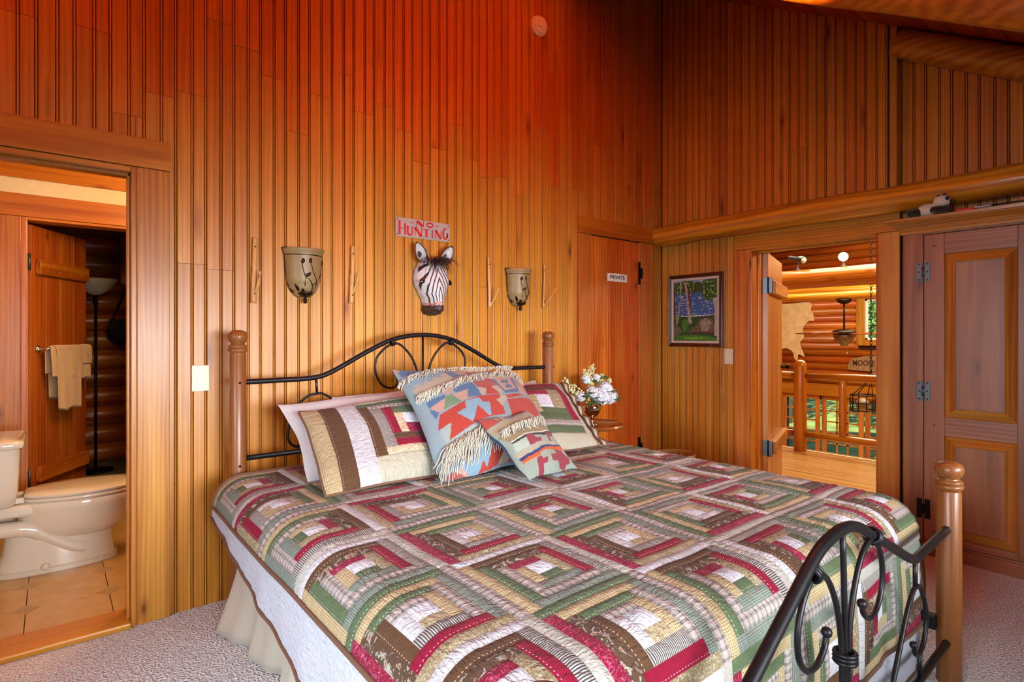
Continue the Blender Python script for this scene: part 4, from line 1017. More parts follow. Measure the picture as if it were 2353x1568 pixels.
# zebra head mask
zb = thing('zebra_mask', 'painted zebra head mask with brown muzzle and bristle forelock on the wall', 'mask', (1.80, 2.99, 1.40))
ZW = [(0, .060), (.08, .088), (.2, .110), (.33, .118), (.45, .112), (.6, .088), (.72, .064), (.82, .057), (.9, .062), (.96, .05), (1, .02)]
ZD = [(0, .045), (.15, .085), (.35, .105), (.55, .118), (.75, .125), (.9, .125), (.97, .10), (1, .06)]
def tab(T, v):
    for (a, x), (b, y) in zip(T[:-1], T[1:]):
        if v <= b: return lerp(x, y, sst(0, 1, (v-a)/(b-a)))
    return T[-1][1]
ZX, ZT, ZB = 1.792, 1.742, 1.402
def zpt(u, v):
    a = math.sin((2*u-1)*PI/2); w_, d_ = tab(ZW, v), tab(ZD, v)
    ridge = 1-abs(a)**2.2; brow = .012*math.exp(-((abs(a)-.62)/.16)**2-((v-.40)/.06)**2)
    nost = -.012*math.exp(-((abs(a)-.45)/.14)**2-((v-.93)/.025)**2)
    return Vector((ZX+w_*a, 2.988-d_*max(0, ridge)**.62-brow-nost, lerp(ZT, ZB, v)))
def zcol(u, v):
    a = abs(math.sin((2*u-1)*PI/2)); nz = mnoise.noise(Vector((u*9, v*12, 0)))*.02
    if v > .825+nz*1.5: return S('3d2c27')
    if v > .785+nz*3: return S('a5402c') if mnoise.noise(Vector((u*60, v*60, 3))) > -.1 else S('c9c4c6')
    q = a*1.1+1.35*max(0, .64-v)-.55*max(0, a-.55)*max(0, .64-v)*3+nz*.6
    if a > .93: return S('b9b4b8')
    k = (q/.235) % 1.0
    return S('2a2422') if .52 < k < .86 else S('c9c5c9')
m = MB(); m.grid(zpt, 110, 150, colfn=zcol); m.build('head', 'paint_mask', zb)
m = MB(); m.box(ZX-.05, ZX+.05, 2.985, 2.999, 1.5, 1.70); m.build('mask_backing', 'panda_black', zb)
for s in (-1, 1):
    rt = Matrix.Rotation(s*.55, 3, 'Y'); m = MB()
    e = zpt(.5+s*.285, .395); m.ball(e+Vector((0, -.001, 0)), .027, 14, 10, sq=(1.0, .42, .6), rot=rt); eo = m.build('eye', 'eye_dark', zb)
    m = MB(); m.ball(e+Vector((s*-.004, -.0085, .004)), .0035, 8, 5); m.build('glint', 'sign_white', eo)
    base = Vector((ZX+s*.068, 2.965, 1.728)); tip = Vector((ZX+s*.112+(-.012 if s < 0 else .014), 2.945, 1.832)); ax = (tip-base); L_ = ax.length; ax.normalize(); sd = ax.cross(Vector((0, -1, 0))).normalized()
    def ear(u, v, base=base, ax=ax, sd=sd, L_=L_):
        wd = .036*math.sin(PI*min(1, .18+v*.82))**.75*(1 if v < 1 else 0); a = 2*u-1
        return base+ax*L_*v+sd*wd*a+Vector((0, -.004+.022*(abs(a)**2)*-1*(1-v*.6)+.02*(1-abs(a)**2)*(1-v), 0))
    def ecol(u, v):
        a = 2*u-1
        if abs(a) > .9 or v > .95: return S('2a2422')
        if a*a/.2+((v-.38)/.2)**2 < .8: return S('3a3434')
        return S('c4c0c2')
    m = MB(); m.grid(ear, 26, 30, colfn=ecol); eo = m.build('ear', 'paint_mask', zb); sm_ = eo.modifiers.new('t', 'SOLIDIFY'); sm_.thickness = .004
R = random.Random(4); m = MB()
for k in range(170):
    a = R.gauss(0, 1)*.035; p = Vector((ZX+.012+a, 2.95-R.uniform(0, .04)*(1-abs(a)*8), 1.735+R.uniform(-.01, .012))); d = Vector((a*.9+R.uniform(-.012, .012), -R.uniform(.012, .05), R.uniform(-.075, .01)))
    m.tube([p, p+d*.5+Vector((0, -.012, .014)), p+d+Vector((0, -.012, -.006))], [.0016, .0014, .0005], n=4)
o = m.build('forelock', 'horsehair', zb); o['kind'] = 'stuff'
# two wall sconces
SP = [(0, .105), (.035, .094), (.07, .089), (.16, .084), (.20, .072), (.235, .05), (.25, .030)]       # depth below the rim -> radius
def sconce(cx, label, seed):
    t = thing('wall_sconce', label, 'sconce', (cx, 2.99, 1.47), group='bell-shaped wall sconces'); ZT_ = 1.735
    def sp(a, h, off=0.):
        r = tab(SP, h)+off; return Vector((cx+r*math.sin(a), 2.992-r*math.cos(a)*.88, ZT_-h))
    m = MB(); m.grid(lambda u, v: sp(lerp(-PI/2, PI/2, u), v*.25), 30, 26); o = m.build('shade', 'glass_amber', t); sm_ = o.modifiers.new('t', 'SOLIDIFY'); sm_.thickness = .004; sm_.offset = -1
    m = MB()
    for s in (-1, 1): m.tube(crom([sp(s*PI/2*.97, h, .003) for h in (0, .03, .07, .13, .19, .22, .245)], 4), .0042, n=6)
    m.tube([sp(lerp(-PI/2, PI/2, i/24), .036, .002) for i in range(25)], .0036, n=6); fr = m.build('frame', 'bronze', t)
    m = MB(); m.tube([sp(lerp(-PI/2, -PI/2*.72, i/6), .0, .002) for i in range(7)], .003, n=6); m.build('rim_end', 'bronze', fr)
    m = MB(); m.lathe([(0, 1.462), (.010, 1.464), (.011, 1.472), (.006, 1.478), (.006, 1.482), (.016, 1.485), (.032, 1.492), (.038, 1.500), (.040, 1.506), (.034, 1.506), (0, 1.506)], (cx, 2.958, 0), 18); m.build('cup', 'bronze', t)
    m = MB(); m.lathe([(0, 1.448), (.0085, 1.452), (.0105, 1.459), (.008, 1.466), (.004, 1.470), (0, 1.47)], (cx, 2.958, 0), 14); m.build('finial', 'bronze', t)
    def vine(ctrl, r=.0027):
        m = MB(); m.tube(crom([sp(a, h, .004) for a, h in ctrl], 6), r, n=6); return m.build('vine', 'bronze', t)
    def leaf_(a, h, ang, L_, w_):
        m = MB(); c0 = sp(a, h, .004); ux = (sp(a+.02, h, .004)-sp(a-.02, h, .004)).normalized(); uz = (sp(a, h-.005, .004)-sp(a, h+.005, .004)).normalized(); nn = ux.cross(uz); nn = -nn if nn.y > 0 else nn
        d = ux*math.sin(ang)+uz*math.cos(ang); e = ux*math.cos(ang)-uz*math.sin(ang)
        def fn(u, v):
            b = 2*u-1; wv = w_*math.sin(PI*v**.8)**.8
            return c0+d*L_*v+e*(b*wv+.25*w_*math.sin(v*3)*v)+nn*(.005*(1-b*b)*math.sin(PI*v)+.001)
        m.grid(fn, 6, 8); o = m.build('vine_leaf', 'bronze', t); q = o.modifiers.new('t', 'SOLIDIFY'); q.thickness = .0012
    vine([(-.05, .235), (-.17, .19), (-.16, .15), (-.25, .125), (-.33, .09), (-.32, .075)]); vine([(.30, .235), (.36, .205), (.16, .17), (-.18, .15)])
    vine([(.35, .235), (.62, .2), (.55, .165), (.30, .12), (.16, .085), (.12, .072)]); vine([(.05, .235), (.45, .185), (.85, .15), (1.12, .11), (1.15, .075)])
    leaf_(-.32, .083, .1, .03, .0095); leaf_(.12, .080, -.1, .032, .0095); leaf_(-.14, .148, .85, .034, .009); leaf_(1.15, .085, 0, .032, .0095); leaf_(-.62, .225, -.25, .05, .009); leaf_(-.35, .238, .1, .042, .008); leaf_(-1.15, .228, -.7, .036, .009)
    return t
sconce(1.022, 'amber glass wall sconce with vine ironwork, between the two thick branch hooks on the left', 1)
sconce(2.488, 'amber glass wall sconce with vine ironwork, nearest the closet door', 2)
# four branch hooks
def hook(label, main, side, r):
    t = thing('branch_hook', label, 'wall hook', main[0], group='peeled branch wall hooks')
    m = MB(); P = crom([Vector(p) for p in main], 6); n = len(P); R = random.Random(int(main[0][0]*100)); m.tube(P, [r*(1.15-.35*i/n)*(1+R.uniform(-.05, .05)) for i in range(n)], n=10); m.build('branch', 'stick', t)
    m = MB(); P = crom([Vector(p) for p in side], 5); n = len(P); m.tube(P, [r*.75*(1-.35*i/n) for i in range(n)], n=8); m.build('prong', 'stick', t)
    m = MB(); a, b = Vector(main[0]), Vector(main[-1])
    for f in (.14, .86): p = a.lerp(b, f)+Vector((0, -r*1.1, 0)); m.ball(p, .004, 8, 4)
    m.build('nail', 'black_metal', t)
def hk(x, z0, z1, dx, r, side): return [(x, 2.985, z0), (x+dx*.3, 2.983, lerp(z0, z1, .35)), (x+dx*.9, 2.984, lerp(z0, z1, .7)), (x+dx, 2.986, z1)], [(x+side[0], 2.984, z0+side[1]), (x+side[0]+side[2]*.6, 2.955, z0+side[3]*.55), (x+side[0]+side[2], 2.935, z0+side[3])]
for lab, a in (('leftmost peeled branch hook, beside the left sconce', hk(.775, 1.445, 1.770, .006, .0135, (.004, .05, .014, .155))), ('thick peeled branch hook right of the left sconce', hk(1.285, 1.462, 1.778, .008, .0145, (.004, .06, .018, .17))),
               ('slim peeled branch hook left of the right sconce', hk(2.243, 1.466, 1.797, -.008, .0095, (.002, .006, .036, .125))), ('thin rightmost peeled branch hook, beside the closet door', hk(2.725, 1.478, 1.791, .01, .0065, (.002, .012, .075, .14)))):
    hook(lab, *a, {'l': .0135, 't': .0125, 's': .0095}[lab[0]] if lab[:4] != 'thin' else .0068)
# light switches
def switch(axis, c, label):
    t = thing('light_switch', label, 'switch', c, group='almond rocker light switches'); x, y, z = c
    def B(a, b, d0, d1, z0, z1): return (x+a, x+b, y-d1, y-d0, z0, z1) if axis == 'x' else (x-d1, x-d0, y-b, y-a, z0, z1)
    part('plate', 'plastic_almond', t, B(-.037, .037, 0, .006, z-.061, z+.061), bevel=.002); rk = part('rocker_frame', 'plastic_almond', t, B(-.0175, .0175, .006, .0072, z-.034, z+.034), bevel=.0005)
    m = MB()
    if axis == 'x': m.prism([(x-.0155, y-.006, z-.032), (x-.0155, y-.011, z-.032), (x-.0155, y-.0075, z+.032), (x-.0155, y-.006, z+.032)], (.031, 0, 0))
    else: m.prism([(x-.006, y-.0155, z-.032), (x-.011, y-.0155, z-.032), (x-.0075, y-.0155, z+.032), (x-.006, y-.0155, z+.032)], (0, .031, 0))
    m.build('rocker', 'plastic_almond', t, bevel=.001)
switch('x', (.5425, 3.0, 1.081), 'almond light switch beside the bathroom doorway')
switch('y', (4.15, 2.368, 1.112), 'almond light switch below the corner of the landscape painting')
# smoke detector
sd_ = thing('smoke_detector', 'round off-white smoke detector high on the red wood wall', 'smoke detector', (2.69, 3.0, 3.49))
m = MB(); m.lathe([(.070, 0), (.071, -.010), (.066, -.018), (.060, -.020)], (2.69, 2.999, 3.49), 32, axis='Y'); m.lathe([(.062, -.018), (.060, -.030), (.052, -.036), (0, -.036)], (2.69, 2.999, 3.49), 32, axis='Y'); m.build('base', 'plastic_white', sd_, angle=40)
m = MB(); m.lathe([(.046, -.034), (.040, -.046), (.036, -.050), (0, -.050)], (2.69, 2.999, 3.49), 28, axis='Y'); m.build('cover', 'plastic_white', sd_, angle=40)
m = MB(); m.ball((2.672, 2.951, 3.462), .004, 8, 5); m.ball((2.648, 2.963, 3.465), .0035, 8, 5); m.build('vent_hole', 'black_hole', sd_)
# PRIVATE sign on the closet door
pv = thing('enamel_sign', 'small white PRIVATE sign on the closet door', 'sign', (3.535, 2.99, 1.745)); a, b, zc, hh = 3.417, 3.655, 1.745, .031
pl = [(a, -hh), (3.505, -hh), (3.518, -hh-.006), (3.536, -hh+.003), (3.554, -hh-.006), (3.567, -hh), (b, -hh), (b, hh), (3.567, hh), (3.554, hh+.006), (3.536, hh-.003), (3.518, hh+.006), (3.505, hh), (a, hh)]
m = MB(); m.prism([(x, 2.990, zc+z) for x, z in pl], (0, -.004, 0)); m.build('plate', 'sign_white', pv, bevel=.001); m = MB()
m.ball((a+.012, 2.986, zc), .003, 6, 4); m.ball((b-.012, 2.986, zc), .003, 6, 4); m.build('screw', 'steel', pv)
text_mesh('PRIVATE', .044, 'sign_black', pv, (3.536, 2.9857, zc), (PI/2, 0, 0), sx=1.12, bold=.0009, ext=.0004)
# landscape painting on the right wall
pt = thing('framed_painting', 'framed lake landscape painting with birch trees and a boulder', 'painting', (4.15, 2.668, 1.18)); y0, y1, z0, z1 = 2.92, 2.412, 1.183, 1.790
def ring4(name, mat, w0, w1, d0, d1, x):
    """mitred frame: outer inset w0 at depth d0 to inner inset w1 at depth d1"""
    m = MB(); m.smooth = False
    o = [(y0-w0, z0+w0), (y1+w0, z0+w0), (y1+w0, z1-w0), (y0-w0, z1-w0)]; i = [(y0-w1, z0+w1), (y1+w1, z0+w1), (y1+w1, z1-w1), (y0-w1, z1-w1)]
    A = [m.vert((x-d0, p[0], p[1])) for p in o]; B = [m.vert((x-d1, p[0], p[1])) for p in i]; C0 = [m.vert((x, p[0], p[1])) for p in o]
    for k in range(4): j = (k+1) % 4; m.face((A[k], A[j], B[j], B[k])); m.face((C0[k], C0[j], A[j], A[k]))
    return m.build(name, mat, pt)
plain('frame_red', '3f1408', .25, coat=.6, nscale=60, namt=.5); plain('frame_liner', 'b5aa9a', .7)
ring4('frame', 'frame_red', 0, .006, .022, .030, 4.15); ring4('frame', 'frame_red', .006, .026, .030, .022, 4.15); ring4('frame_lip', 'sign_black', .026, .031, .022, .018, 4.15); ring4('liner', 'frame_liner', .031, .050, .020, .015, 4.15)
PNT = [('7f9cc2', [(0, 0), (1, 0), (1, .08), (0, .08)]), ('3c3f20', [(.38, .10), (.45, .05), (.58, .03), (.70, .06), (.72, .2), (.55, .2), (.45, .22)]), ('2e5426', [(0, .03), (.3, .0), (.48, .02), (.49, .14), (.42, .21), (.2, .22), (0, .22)]), ('2e5426', [(.66, .04), (.8, .0), (1, 0), (1, .40), (.9, .33), (.76, .35), (.7, .30), (.63, .16)]),
       ('234418', [(0, .585), (.35, .60), (.6, .595), (.95, .585), (1, .60), (1, 1), (0, 1)]), ('d8dce0', [(.18, .585), (.5, .59), (.75, .58), (.95, .575), (.95, .583), (.5, .603), (.18, .597)]), ('1d2416', [(.5, .60), (.95, .585), (.95, .605), (.6, .62)]), ('4f9028', [(.02, .58), (.09, .56), (.1, .64), (.03, .66)]), ('5d9a34', [(.42, .55), (.49, .54), (.48, .6), (.43, .62)]),
       ('3e6e22', [(.2, .66), (.34, .64), (.36, .8), (.22, .88)]), ('3e6e1e', [(0, .92), (.35, .9), (.7, .91), (1, .95), (1, 1), (0, 1)]), ('5f9a26', [(.2, .94), (.6, .935), (.8, .96), (.4, .975)]), ('5c5a48', [(0, .76), (.08, .75), (.17, .79), (.19, .86), (.1, .91), (0, .92)]), ('5a4c38', [(.34, .87), (.44, .78), (.55, .74), (.6, .65), (.78, .61), (.92, .66), (.94, .87), (.6, .88)]), ('7c7a66', [(.62, .68), (.76, .63), (.88, .7), (.8, .84), (.66, .84)]), ('4a2418', [(.34, .86), (.94, .85), (.94, .89), (.5, .885)]),
       ('8f8072', [(.15, .02), (.20, .02), (.18, .3), (.12, .66), (.08, .75), (.05, .74), (.1, .55), (.15, .3)]), ('9a8a7c', [(.26, .02), (.31, .02), (.36, .35), (.39, .55), (.44, .70), (.37, .73), (.33, .55), (.31, .3)]), ('5a2a1a', [(.33, .14), (.38, .14), (.40, .5), (.38, .5), (.35, .3)]), ('4a2a1c', [(0, .18), (.035, .18), (.04, .6), (.02, .78), (0, .75)]), ('98968c', [(.90, .32), (.98, .3), (1, .3), (1, .92), (.94, .92), (.95, .5)])]
pp = poly_painter('35598c', PNT)
def pcol(u, v):
    c = pp(u+.01*mnoise.noise(Vector((u*20, v*20, 0))), v+.006*mnoise.noise(Vector((u*20, v*20, 7))))
    n1 = mnoise.noise(Vector((u*26, v*30, 2))); n2 = mnoise.noise(Vector((u*12, v*55, 5)))
    if c == S('35598c'):
        if n2 > .38: return S('a8b8cc')
        k = 1+.5*n1; return tuple(x*k for x in c[:3])+(1,)
    if c == S('2e5426'):
        if n1 > .3: return S('86a838')
        if n1 < -.25: return S('16301a')
    k = 1+.55*n1; return tuple(clamp(x*k) for x in c[:3])+(1,)
m = MB(); W_ = .050; m.grid(lambda u, v: Vector((4.134, lerp(y0-W_, y1+W_, u), lerp(z1-W_, z0+W_, v))), 110, 140, colfn=pcol); m.build('canvas', 'paint_canvas', pt)
# ------------------------------------------------------------------ bedside table, vase, flowers, basket
nt_ = thing('side_table', 'small round wooden pedestal table behind the right pillow sham', 'table', (2.97, 2.72, 0)); c = (2.97, 2.72, 0)
m = MB(); m.lathe([(0, .632), (.19, .632), (.207, .640), (.212, .650), (.207, .660), (.195, .662), (.188, .657), (0, .656)], c, 40); m.build('table_top', 'table_wood', nt_, angle=40)
m = MB(); m.lathe([(0, .06), (.035, .06), (.045, .09), (.03, .14), (.022, .2), (.03, .33), (.022, .42), (.028, .56), (.05, .632), (0, .632)], c, 20); m.build('pedestal', 'table_wood', nt_)
for k in range(3):
    a = 2*PI*k/3+.4; m = MB(); m.tube(crom([(c[0]+math.cos(a)*r, c[1]+math.sin(a)*r, z) for r, z in ((.02, .12), (.09, .11), (.16, .05), (.19, .015))], 5), [.016]*15+[.012], n=8); m.build('foot', 'table_wood', nt_)
vs_ = thing('vase', 'silver footed vase holding white flowers on the round table', 'vase', (2.925, 2.70, .66)); vc = (2.925, 2.70, .657)
m = MB(); m.lathe([(0, 0), (.042, 0), (.043, .005), (.030, .012), (.012, .022), (.010, .034), (.016, .040), (.012, .046), (.02, .054), (.042, .068), (.056, .09), (.063, .115), (.067, .14), (.063, .14), (.057, .11), (.04, .075), (0, .065)], vc, 28); m.build('bowl', 'silver', vs_)
FV = Vector((2.925, 2.70, .80))
def petal_head(m, c, r, n, seed, pr=.017):
    R = random.Random(seed)
    for k in range(n):
        zc = 1-2*(k+.5)/n; a = k*2.399963; d = Vector((math.sqrt(max(0, 1-zc*zc))*math.cos(a), math.sqrt(max(0, 1-zc*zc))*math.sin(a), zc))
        if d.z < -.75: continue
        p = Vector(c)+d*r*R.uniform(.86, 1.05); q = d.to_track_quat('Z', 'Y').to_matrix()
        for j in range(4):
            b = j*PI/2+R.uniform(-.3, .3); o1 = q @ Vector((math.cos(b), math.sin(b), 0)); o2 = q @ Vector((-math.sin(b), math.cos(b), 0)); w = pr*R.uniform(.8, 1.15)
            i = [m.vert(p), m.vert(p+o1*w*.6+o2*w*.5+d*w*.25), m.vert(p+o1*w*1.15+d*w*.1), m.vert(p+o1*w*.6-o2*w*.5+d*w*.25)]; m.face(i)
def leafm(m, p, d, L_, w_, droop=.3, seed=0):
    d = Vector(d).normalized(); s = d.cross(Vector((0, 0, 1))).normalized(); u_ = s.cross(d)
    m.grid(lambda u, v: Vector(p)+d*L_*v+s*(2*u-1)*w_*math.sin(PI*min(1, v*.96+.02))**.8-u_*(-.010*abs(2*u-1)+droop*L_*v*v*.6), 4, 7)
FL = [((.045, -.045, .055), .062, 150, 'big white hydrangea head at the front of the vase'), ((.155, -.02, .045), .058, 130, 'white hydrangea head drooping at the right side of the vase'), ((.085, -.05, .105), .045, 90, 'round white bloom at the top of the bouquet front'), ((-.03, -.03, .085), .04, 80, 'small white bloom at the left of the bouquet'), ((-.035, .02, .175), .030, 50, 'small white bloom rising at the back left of the bouquet'), ((.075, .03, .175), .028, 45, 'small white bloom rising at the back of the bouquet'), ((-.13, -.01, .06), .03, 50, 'low white bloom beside the bed post')]
for k, (o_, r, n, lab) in enumerate(FL):
    t = thing('flower', lab, 'flower', FV+Vector((0, 0, -.02)), group='white flowers in the vase'); hc = FV+Vector(o_)
    m = MB(); m.tube(crom([FV+Vector((o_[0]*.15, o_[1]*.15, -.06)), FV+Vector((o_[0]*.4, o_[1]*.4, -.0)), hc], 5), .0028, n=5); m.build('stem', 'stem', t)
    m = MB(); petal_head(m, hc, r, n, k, pr=.017 if k < 3 else .015); m.build('blossom', 'petal', t)
    m = MB(); R = random.Random(k+50)
    for j in range(3): a = R.uniform(0, 6.28); leafm(m, hc+Vector((0, 0, -r*.5)), (math.cos(a), -abs(math.sin(a)), R.uniform(-.1, .5)), .09, .026)
    m.build('leaf', 'leaf', t)
SPR = [((.0, .0, .26), 'tall pale green flower spray at the top of the bouquet'), ((-.055, .01, .24), 'pale green flower spray beside the tallest one'), ((-.28, -.01, .185), 'long pale green spray pointing to the bed post'), ((-.25, -.02, .12), 'lower pale green spray near the bed post'), ((.20, .0, .165), 'pale green flower spray pointing right over the hydrangeas'), ((.12, .01, .185), 'pale green flower spray at the upper right')]
for k, (o_, lab) in enumerate(SPR):
    t = thing('flower_spray', lab, 'flower', FV, group='green flower sprays in the vase'); R = random.Random(k+9); e = FV+Vector(o_); P = crom([FV+Vector((0, 0, -.05)), FV+Vector((o_[0]*.3, o_[1]*.3, o_[2]*.45)), e], 8)
    m = MB(); m.tube(P, .0022, n=5); m.build('stem', 'stem', t); m = MB()
    for j in range(46):
        f = 1-R.random()**1.6*.62; i = min(int(f*(len(P)-1)), len(P)-1); p = P[i]+Vector((R.gauss(0, 1), R.gauss(0, 1), R.gauss(0, 1)))*.0135*(1.25-f*.6); m.ball(p, R.uniform(.005, .0085), 6, 4)
    m.build('buds', 'bud', t)
bk = thing('wicker_basket', 'round open-weave wicker basket on the floor in the corner', 'basket', (3.86, 2.66, 0)); c = (3.86, 2.66, 0)
def bring(m, z, r, rr): m.tube([(c[0]+r*math.cos(2*PI*i/36), c[1]+r*math.sin(2*PI*i/36), z+.002*math.sin(i*3)) for i in range(36)], rr, n=6, closed=True)
m = MB(); bring(m, .335, .147, .009); bring(m, .322, .146, .007); bring(m, .282, .142, .005); bring(m, .272, .141, .006); bring(m, .262, .140, .005); m.build('rim', 'wicker', bk)
m = MB()
for i in range(44): a = 2*PI*i/44; m.tube([(c[0]+.1405*math.cos(a), c[1]+.1405*math.sin(a), .265), (c[0]+.146*math.cos(a+.03), c[1]+.146*math.sin(a+.03), .33)], .0038, n=5)
m.build('stake', 'wicker', bk)
m = MB()
for k in range(24): bring(m, .012+k*.0105, .118+.022*(k/23)**.7, .0062)
m.lathe([(0, .006), (.118, .006), (.118, .012), (0, .012)], c, 24); m.build('woven_body', 'wicker', bk)
# ------------------------------------------------------------------ bathroom
YB = 4.77
bf = struct(MB().box(-.42, 1.7, 3.12, YB+.1, -.06, .006).build('floor', 'groove'), 'bathroom floor bed')
plain('tile', 'b08c54', .35, coat=.2, nscale=14, namt=.1); plain('tile_inset', '9a7c4c', .4, nscale=60, namt=.3)
TP = .314; yy = 3.13
while yy < YB-.02:
    xx = -.41
    while xx < 1.0:
        y1 = min(yy+TP, YB); part('floor_tile', 'tile', bf, (xx+.0015, min(xx+TP, 1.0)-.0015, yy+.0015, y1-.0015, .004, .012), bevel=.002)
        if xx > -.4 and yy > 3.2:
            m = MB(); m.prism([(xx-.055, yy, .0121), (xx, yy-.055, .0121), (xx+.055, yy, .0121), (xx, yy+.055, .0121)], (0, 0, .0008)); m.build('tile_inset', 'tile_inset', bf)
        xx += TP
    yy += TP
m = MB(); m.box(-.52, -.42, 3.12, YB+.1, 0, 2.5); struct(m.build('wall_left', 'plaster'), 'bathroom side wall behind the toilet tank')
m = MB(); m.box(1.7, 1.8, 3.12, YB+.1, 0, 2.5); struct(m.build('wall_right', 'plaster'), 'bathroom wall on the hidden side')
m = MB(); m.box(-.52, -.126, YB, YB+.1, 0, 2.5).box(.66, 1.8, YB, YB+.1, 0, 2.5).box(-.126, .66, YB, YB+.1, 2.04, 2.5); struct(m.build('wall_back', 'plaster'), 'bathroom wall with the second doorway')
m = MB(); m.box(-.52, 1.8, 3.12, YB+.1, 2.385, 2.48); struct(m.build('ceiling', 'plaster'), 'bathroom ceiling')
o = part('trim_1', 'trim_x', None, (-.42, 1.7, YB-.02, YB, 2.285, 2.385), bevel=.006, color=(1.0, .76, .36, 1)); struct(o, 'wood crown strip in the bathroom')
d2 = door_set('door_2', 'plank door standing open at the far side of the bathroom'); d2.location = (.2, YB, 0); OC = (1.0, .76, .36, 1)
part('casing', 'trim_v', d2, (-.33, -.156, YB-.022, YB, 0, 2.04), color=OC); part('casing', 'trim_v', d2, (.69, .82, YB-.022, YB, 0, 2.04), color=OC); part('casing_head', 'trim_x', d2, (-.42, .84, YB-.024, YB, 2.042, 2.185), color=OC)
part('jamb', 'trim_v', d2, (-.156, -.128, YB-.018, YB+.12, 0, 2.04), color=OC); part('jamb', 'trim_v', d2, (.66, .69, YB-.018, YB+.12, 0, 2.04), color=OC); part('jamb_head', 'trim_x', d2, (-.128, .66, YB-.018, YB+.12, 2.022, 2.04), color=OC)
lf2 = leaf(d2, (-.112, YB+.06, 0), math.radians(60), .62, .04, 2.005, 4, (1.735, .36), 'door_v', 'door_x', bproud=.035, bstart=.045)
for z in (1.76, .35):
    m = MB(); m.box(-.028, 0, -.004, 0, z-.05, z+.05); m.lathe([(0, z-.055), (.007, z-.055), (.007, z+.055), (0, z+.055)], (-.018, -.006, 0), 8); m.build('hinge', 'steel', lf2)
# towel bar and towels (local to the leaf, then placed in the world)
LM = Matrix.Translation((-.112, YB+.06, 0)) @ Matrix.Rotation(math.radians(60), 4, 'Z')
tb = thing('towel_bar', 'chrome towel bar fixed across the open bathroom plank door', 'towel bar', LM @ Vector((.1, -.05, 1.19)))
m = MB(); m.tube([LM @ Vector((.07, -.055, 1.19)), LM @ Vector((.52, -.055, 1.19))], .007, n=10); m.build('bar', 'nickel', tb)
for xx in (.07, .52):
    m = MB(); m.lathe([(0, -.075), (.012, -.073), (.016, -.06), (.012, -.045), (.010, -.015), (.022, -.008), (.026, 0), (0, 0)], (xx, 0, 1.19), 16, axis='Y')
    for i, v in enumerate(m.v): m.v[i] = tuple(LM @ Vector(v))
    m.build('bracket', 'nickel', tb)
def towel(label, x0, x1, front, back, seed, off=.016, stars=()):
    t = thing('towel', label, 'towel', LM @ Vector(((x0+x1)/2, -.055, 1.19)), group='beige towels on the bar'); L_ = front+back+.05
    def fn(u, v):
        x = lerp(x0, x1, u); s = v*L_
        if s < back: y, z = -.055+off+.004, 1.19-(back-s)
        elif s < back+.05: a = PI*(s-back)/.05; y, z = -.055+off*math.cos(a), 1.19+off*math.sin(a)
        else: y, z = -.055-off-.002, 1.19-(s-back-.05)
        dn = max(0, 1.19-z); w = math.sin(x*60+seed)*.006*min(1, dn*6)+mnoise.noise(Vector((x*9, z*7, seed)))*.006
        x += (x-(x0+x1)/2)*(-.10)*min(1, dn*3)
        return LM @ Vector((x, y-(w if y < -.055 else -abs(w)*.3)-(.008*min(1, dn*5) if y < -.055 else 0), z+.008*math.sin(u*9+seed)*min(1, dn*2)))
    def col(u, v):
        if v > .985 or v < .015: return S('6a5a48')
        s = v*L_-back-.05
        for (a, b, r) in stars:
            du, dv = (u-a)*(x1-x0), s-b; rr = math.hypot(du, dv); an = math.atan2(dv, du)
            if rr < r*(.6+.4*math.cos(an*5)) and rr > r*.25: return S('7a6a55')
        return S('c9a878')
    m = MB(); m.grid(fn, 60, 110, colfn=col); o = m.build('cloth', 'paint_towel', t); q = o.modifiers.new('t', 'SOLIDIFY'); q.thickness = .005
towel('beige hand towel folded under the left end of the bath towel', .085, .22, .19, .17, 1, off=.012)
towel('long beige bath towel with grey embroidered stars on the plank door',   .13, .40, .42, .34, 2, off=.02, stars=((.62, .20, .016), (.70, .17, .007), (.78, .19, .008), (.66, .15, .006), (.75, .23, .007)))
towel('short beige towel with grey stars at the right end of the bar', .41, .53, .22, .2, 3, off=.013, stars=((.3, .15, .008), (.6, .17, .009), (.45, .12, .006)))
towel('small beige washcloth with one star laid over the short towel', .425, .54, .115, .1, 4, off=.021, stars=((.5, .06, .018),))
# toilet
tl = thing('toilet', 'cream porcelain toilet seen side-on through the bathroom doorway', 'toilet', (.05, 4.02, .012)); TY = 4.02
def oval(cx, lx, ly, z, n=40, sq=.0, back=None):
    out = []
    for i in range(n):
        a = 2*PI*i/n; c_, s_ = math.cos(a), math.sin(a); e = 1-sq*.3
        x = cx+lx*math.copysign(abs(c_)**e, c_); y = TY+ly*math.copysign(abs(s_)**e, s_)
        if back is not None and x < back: x = back
        out.append((x, y, z))
    return out
def loft(m, rings, cap0=True, cap1=True):
    b = len(m.v); n = len(rings[0])
    for r in rings:
        for p in r: m.vert(p)
    for j in range(len(rings)-1):
        for i in range(n): i2 = (i+1) % n; m.face((b+j*n+i, b+j*n+i2, b+(j+1)*n+i2, b+(j+1)*n+i))
    if cap0: m.face([b+i for i in range(n)][::-1])
    if cap1: m.face([b+(len(rings)-1)*n+i for i in range(n)])
m = MB(); loft(m, [oval(.02, .275, .118, .012, sq=.7), oval(.02, .275, .118, .035, sq=.7), oval(.02, .262, .108, .04, sq=.6), oval(.03, .24, .100, .12, sq=.4), oval(.035, .235, .100, .19, sq=.3), oval(.05, .245, .108, .22, sq=.2)]); m.build('base', 'porcelain', tl, angle=50)
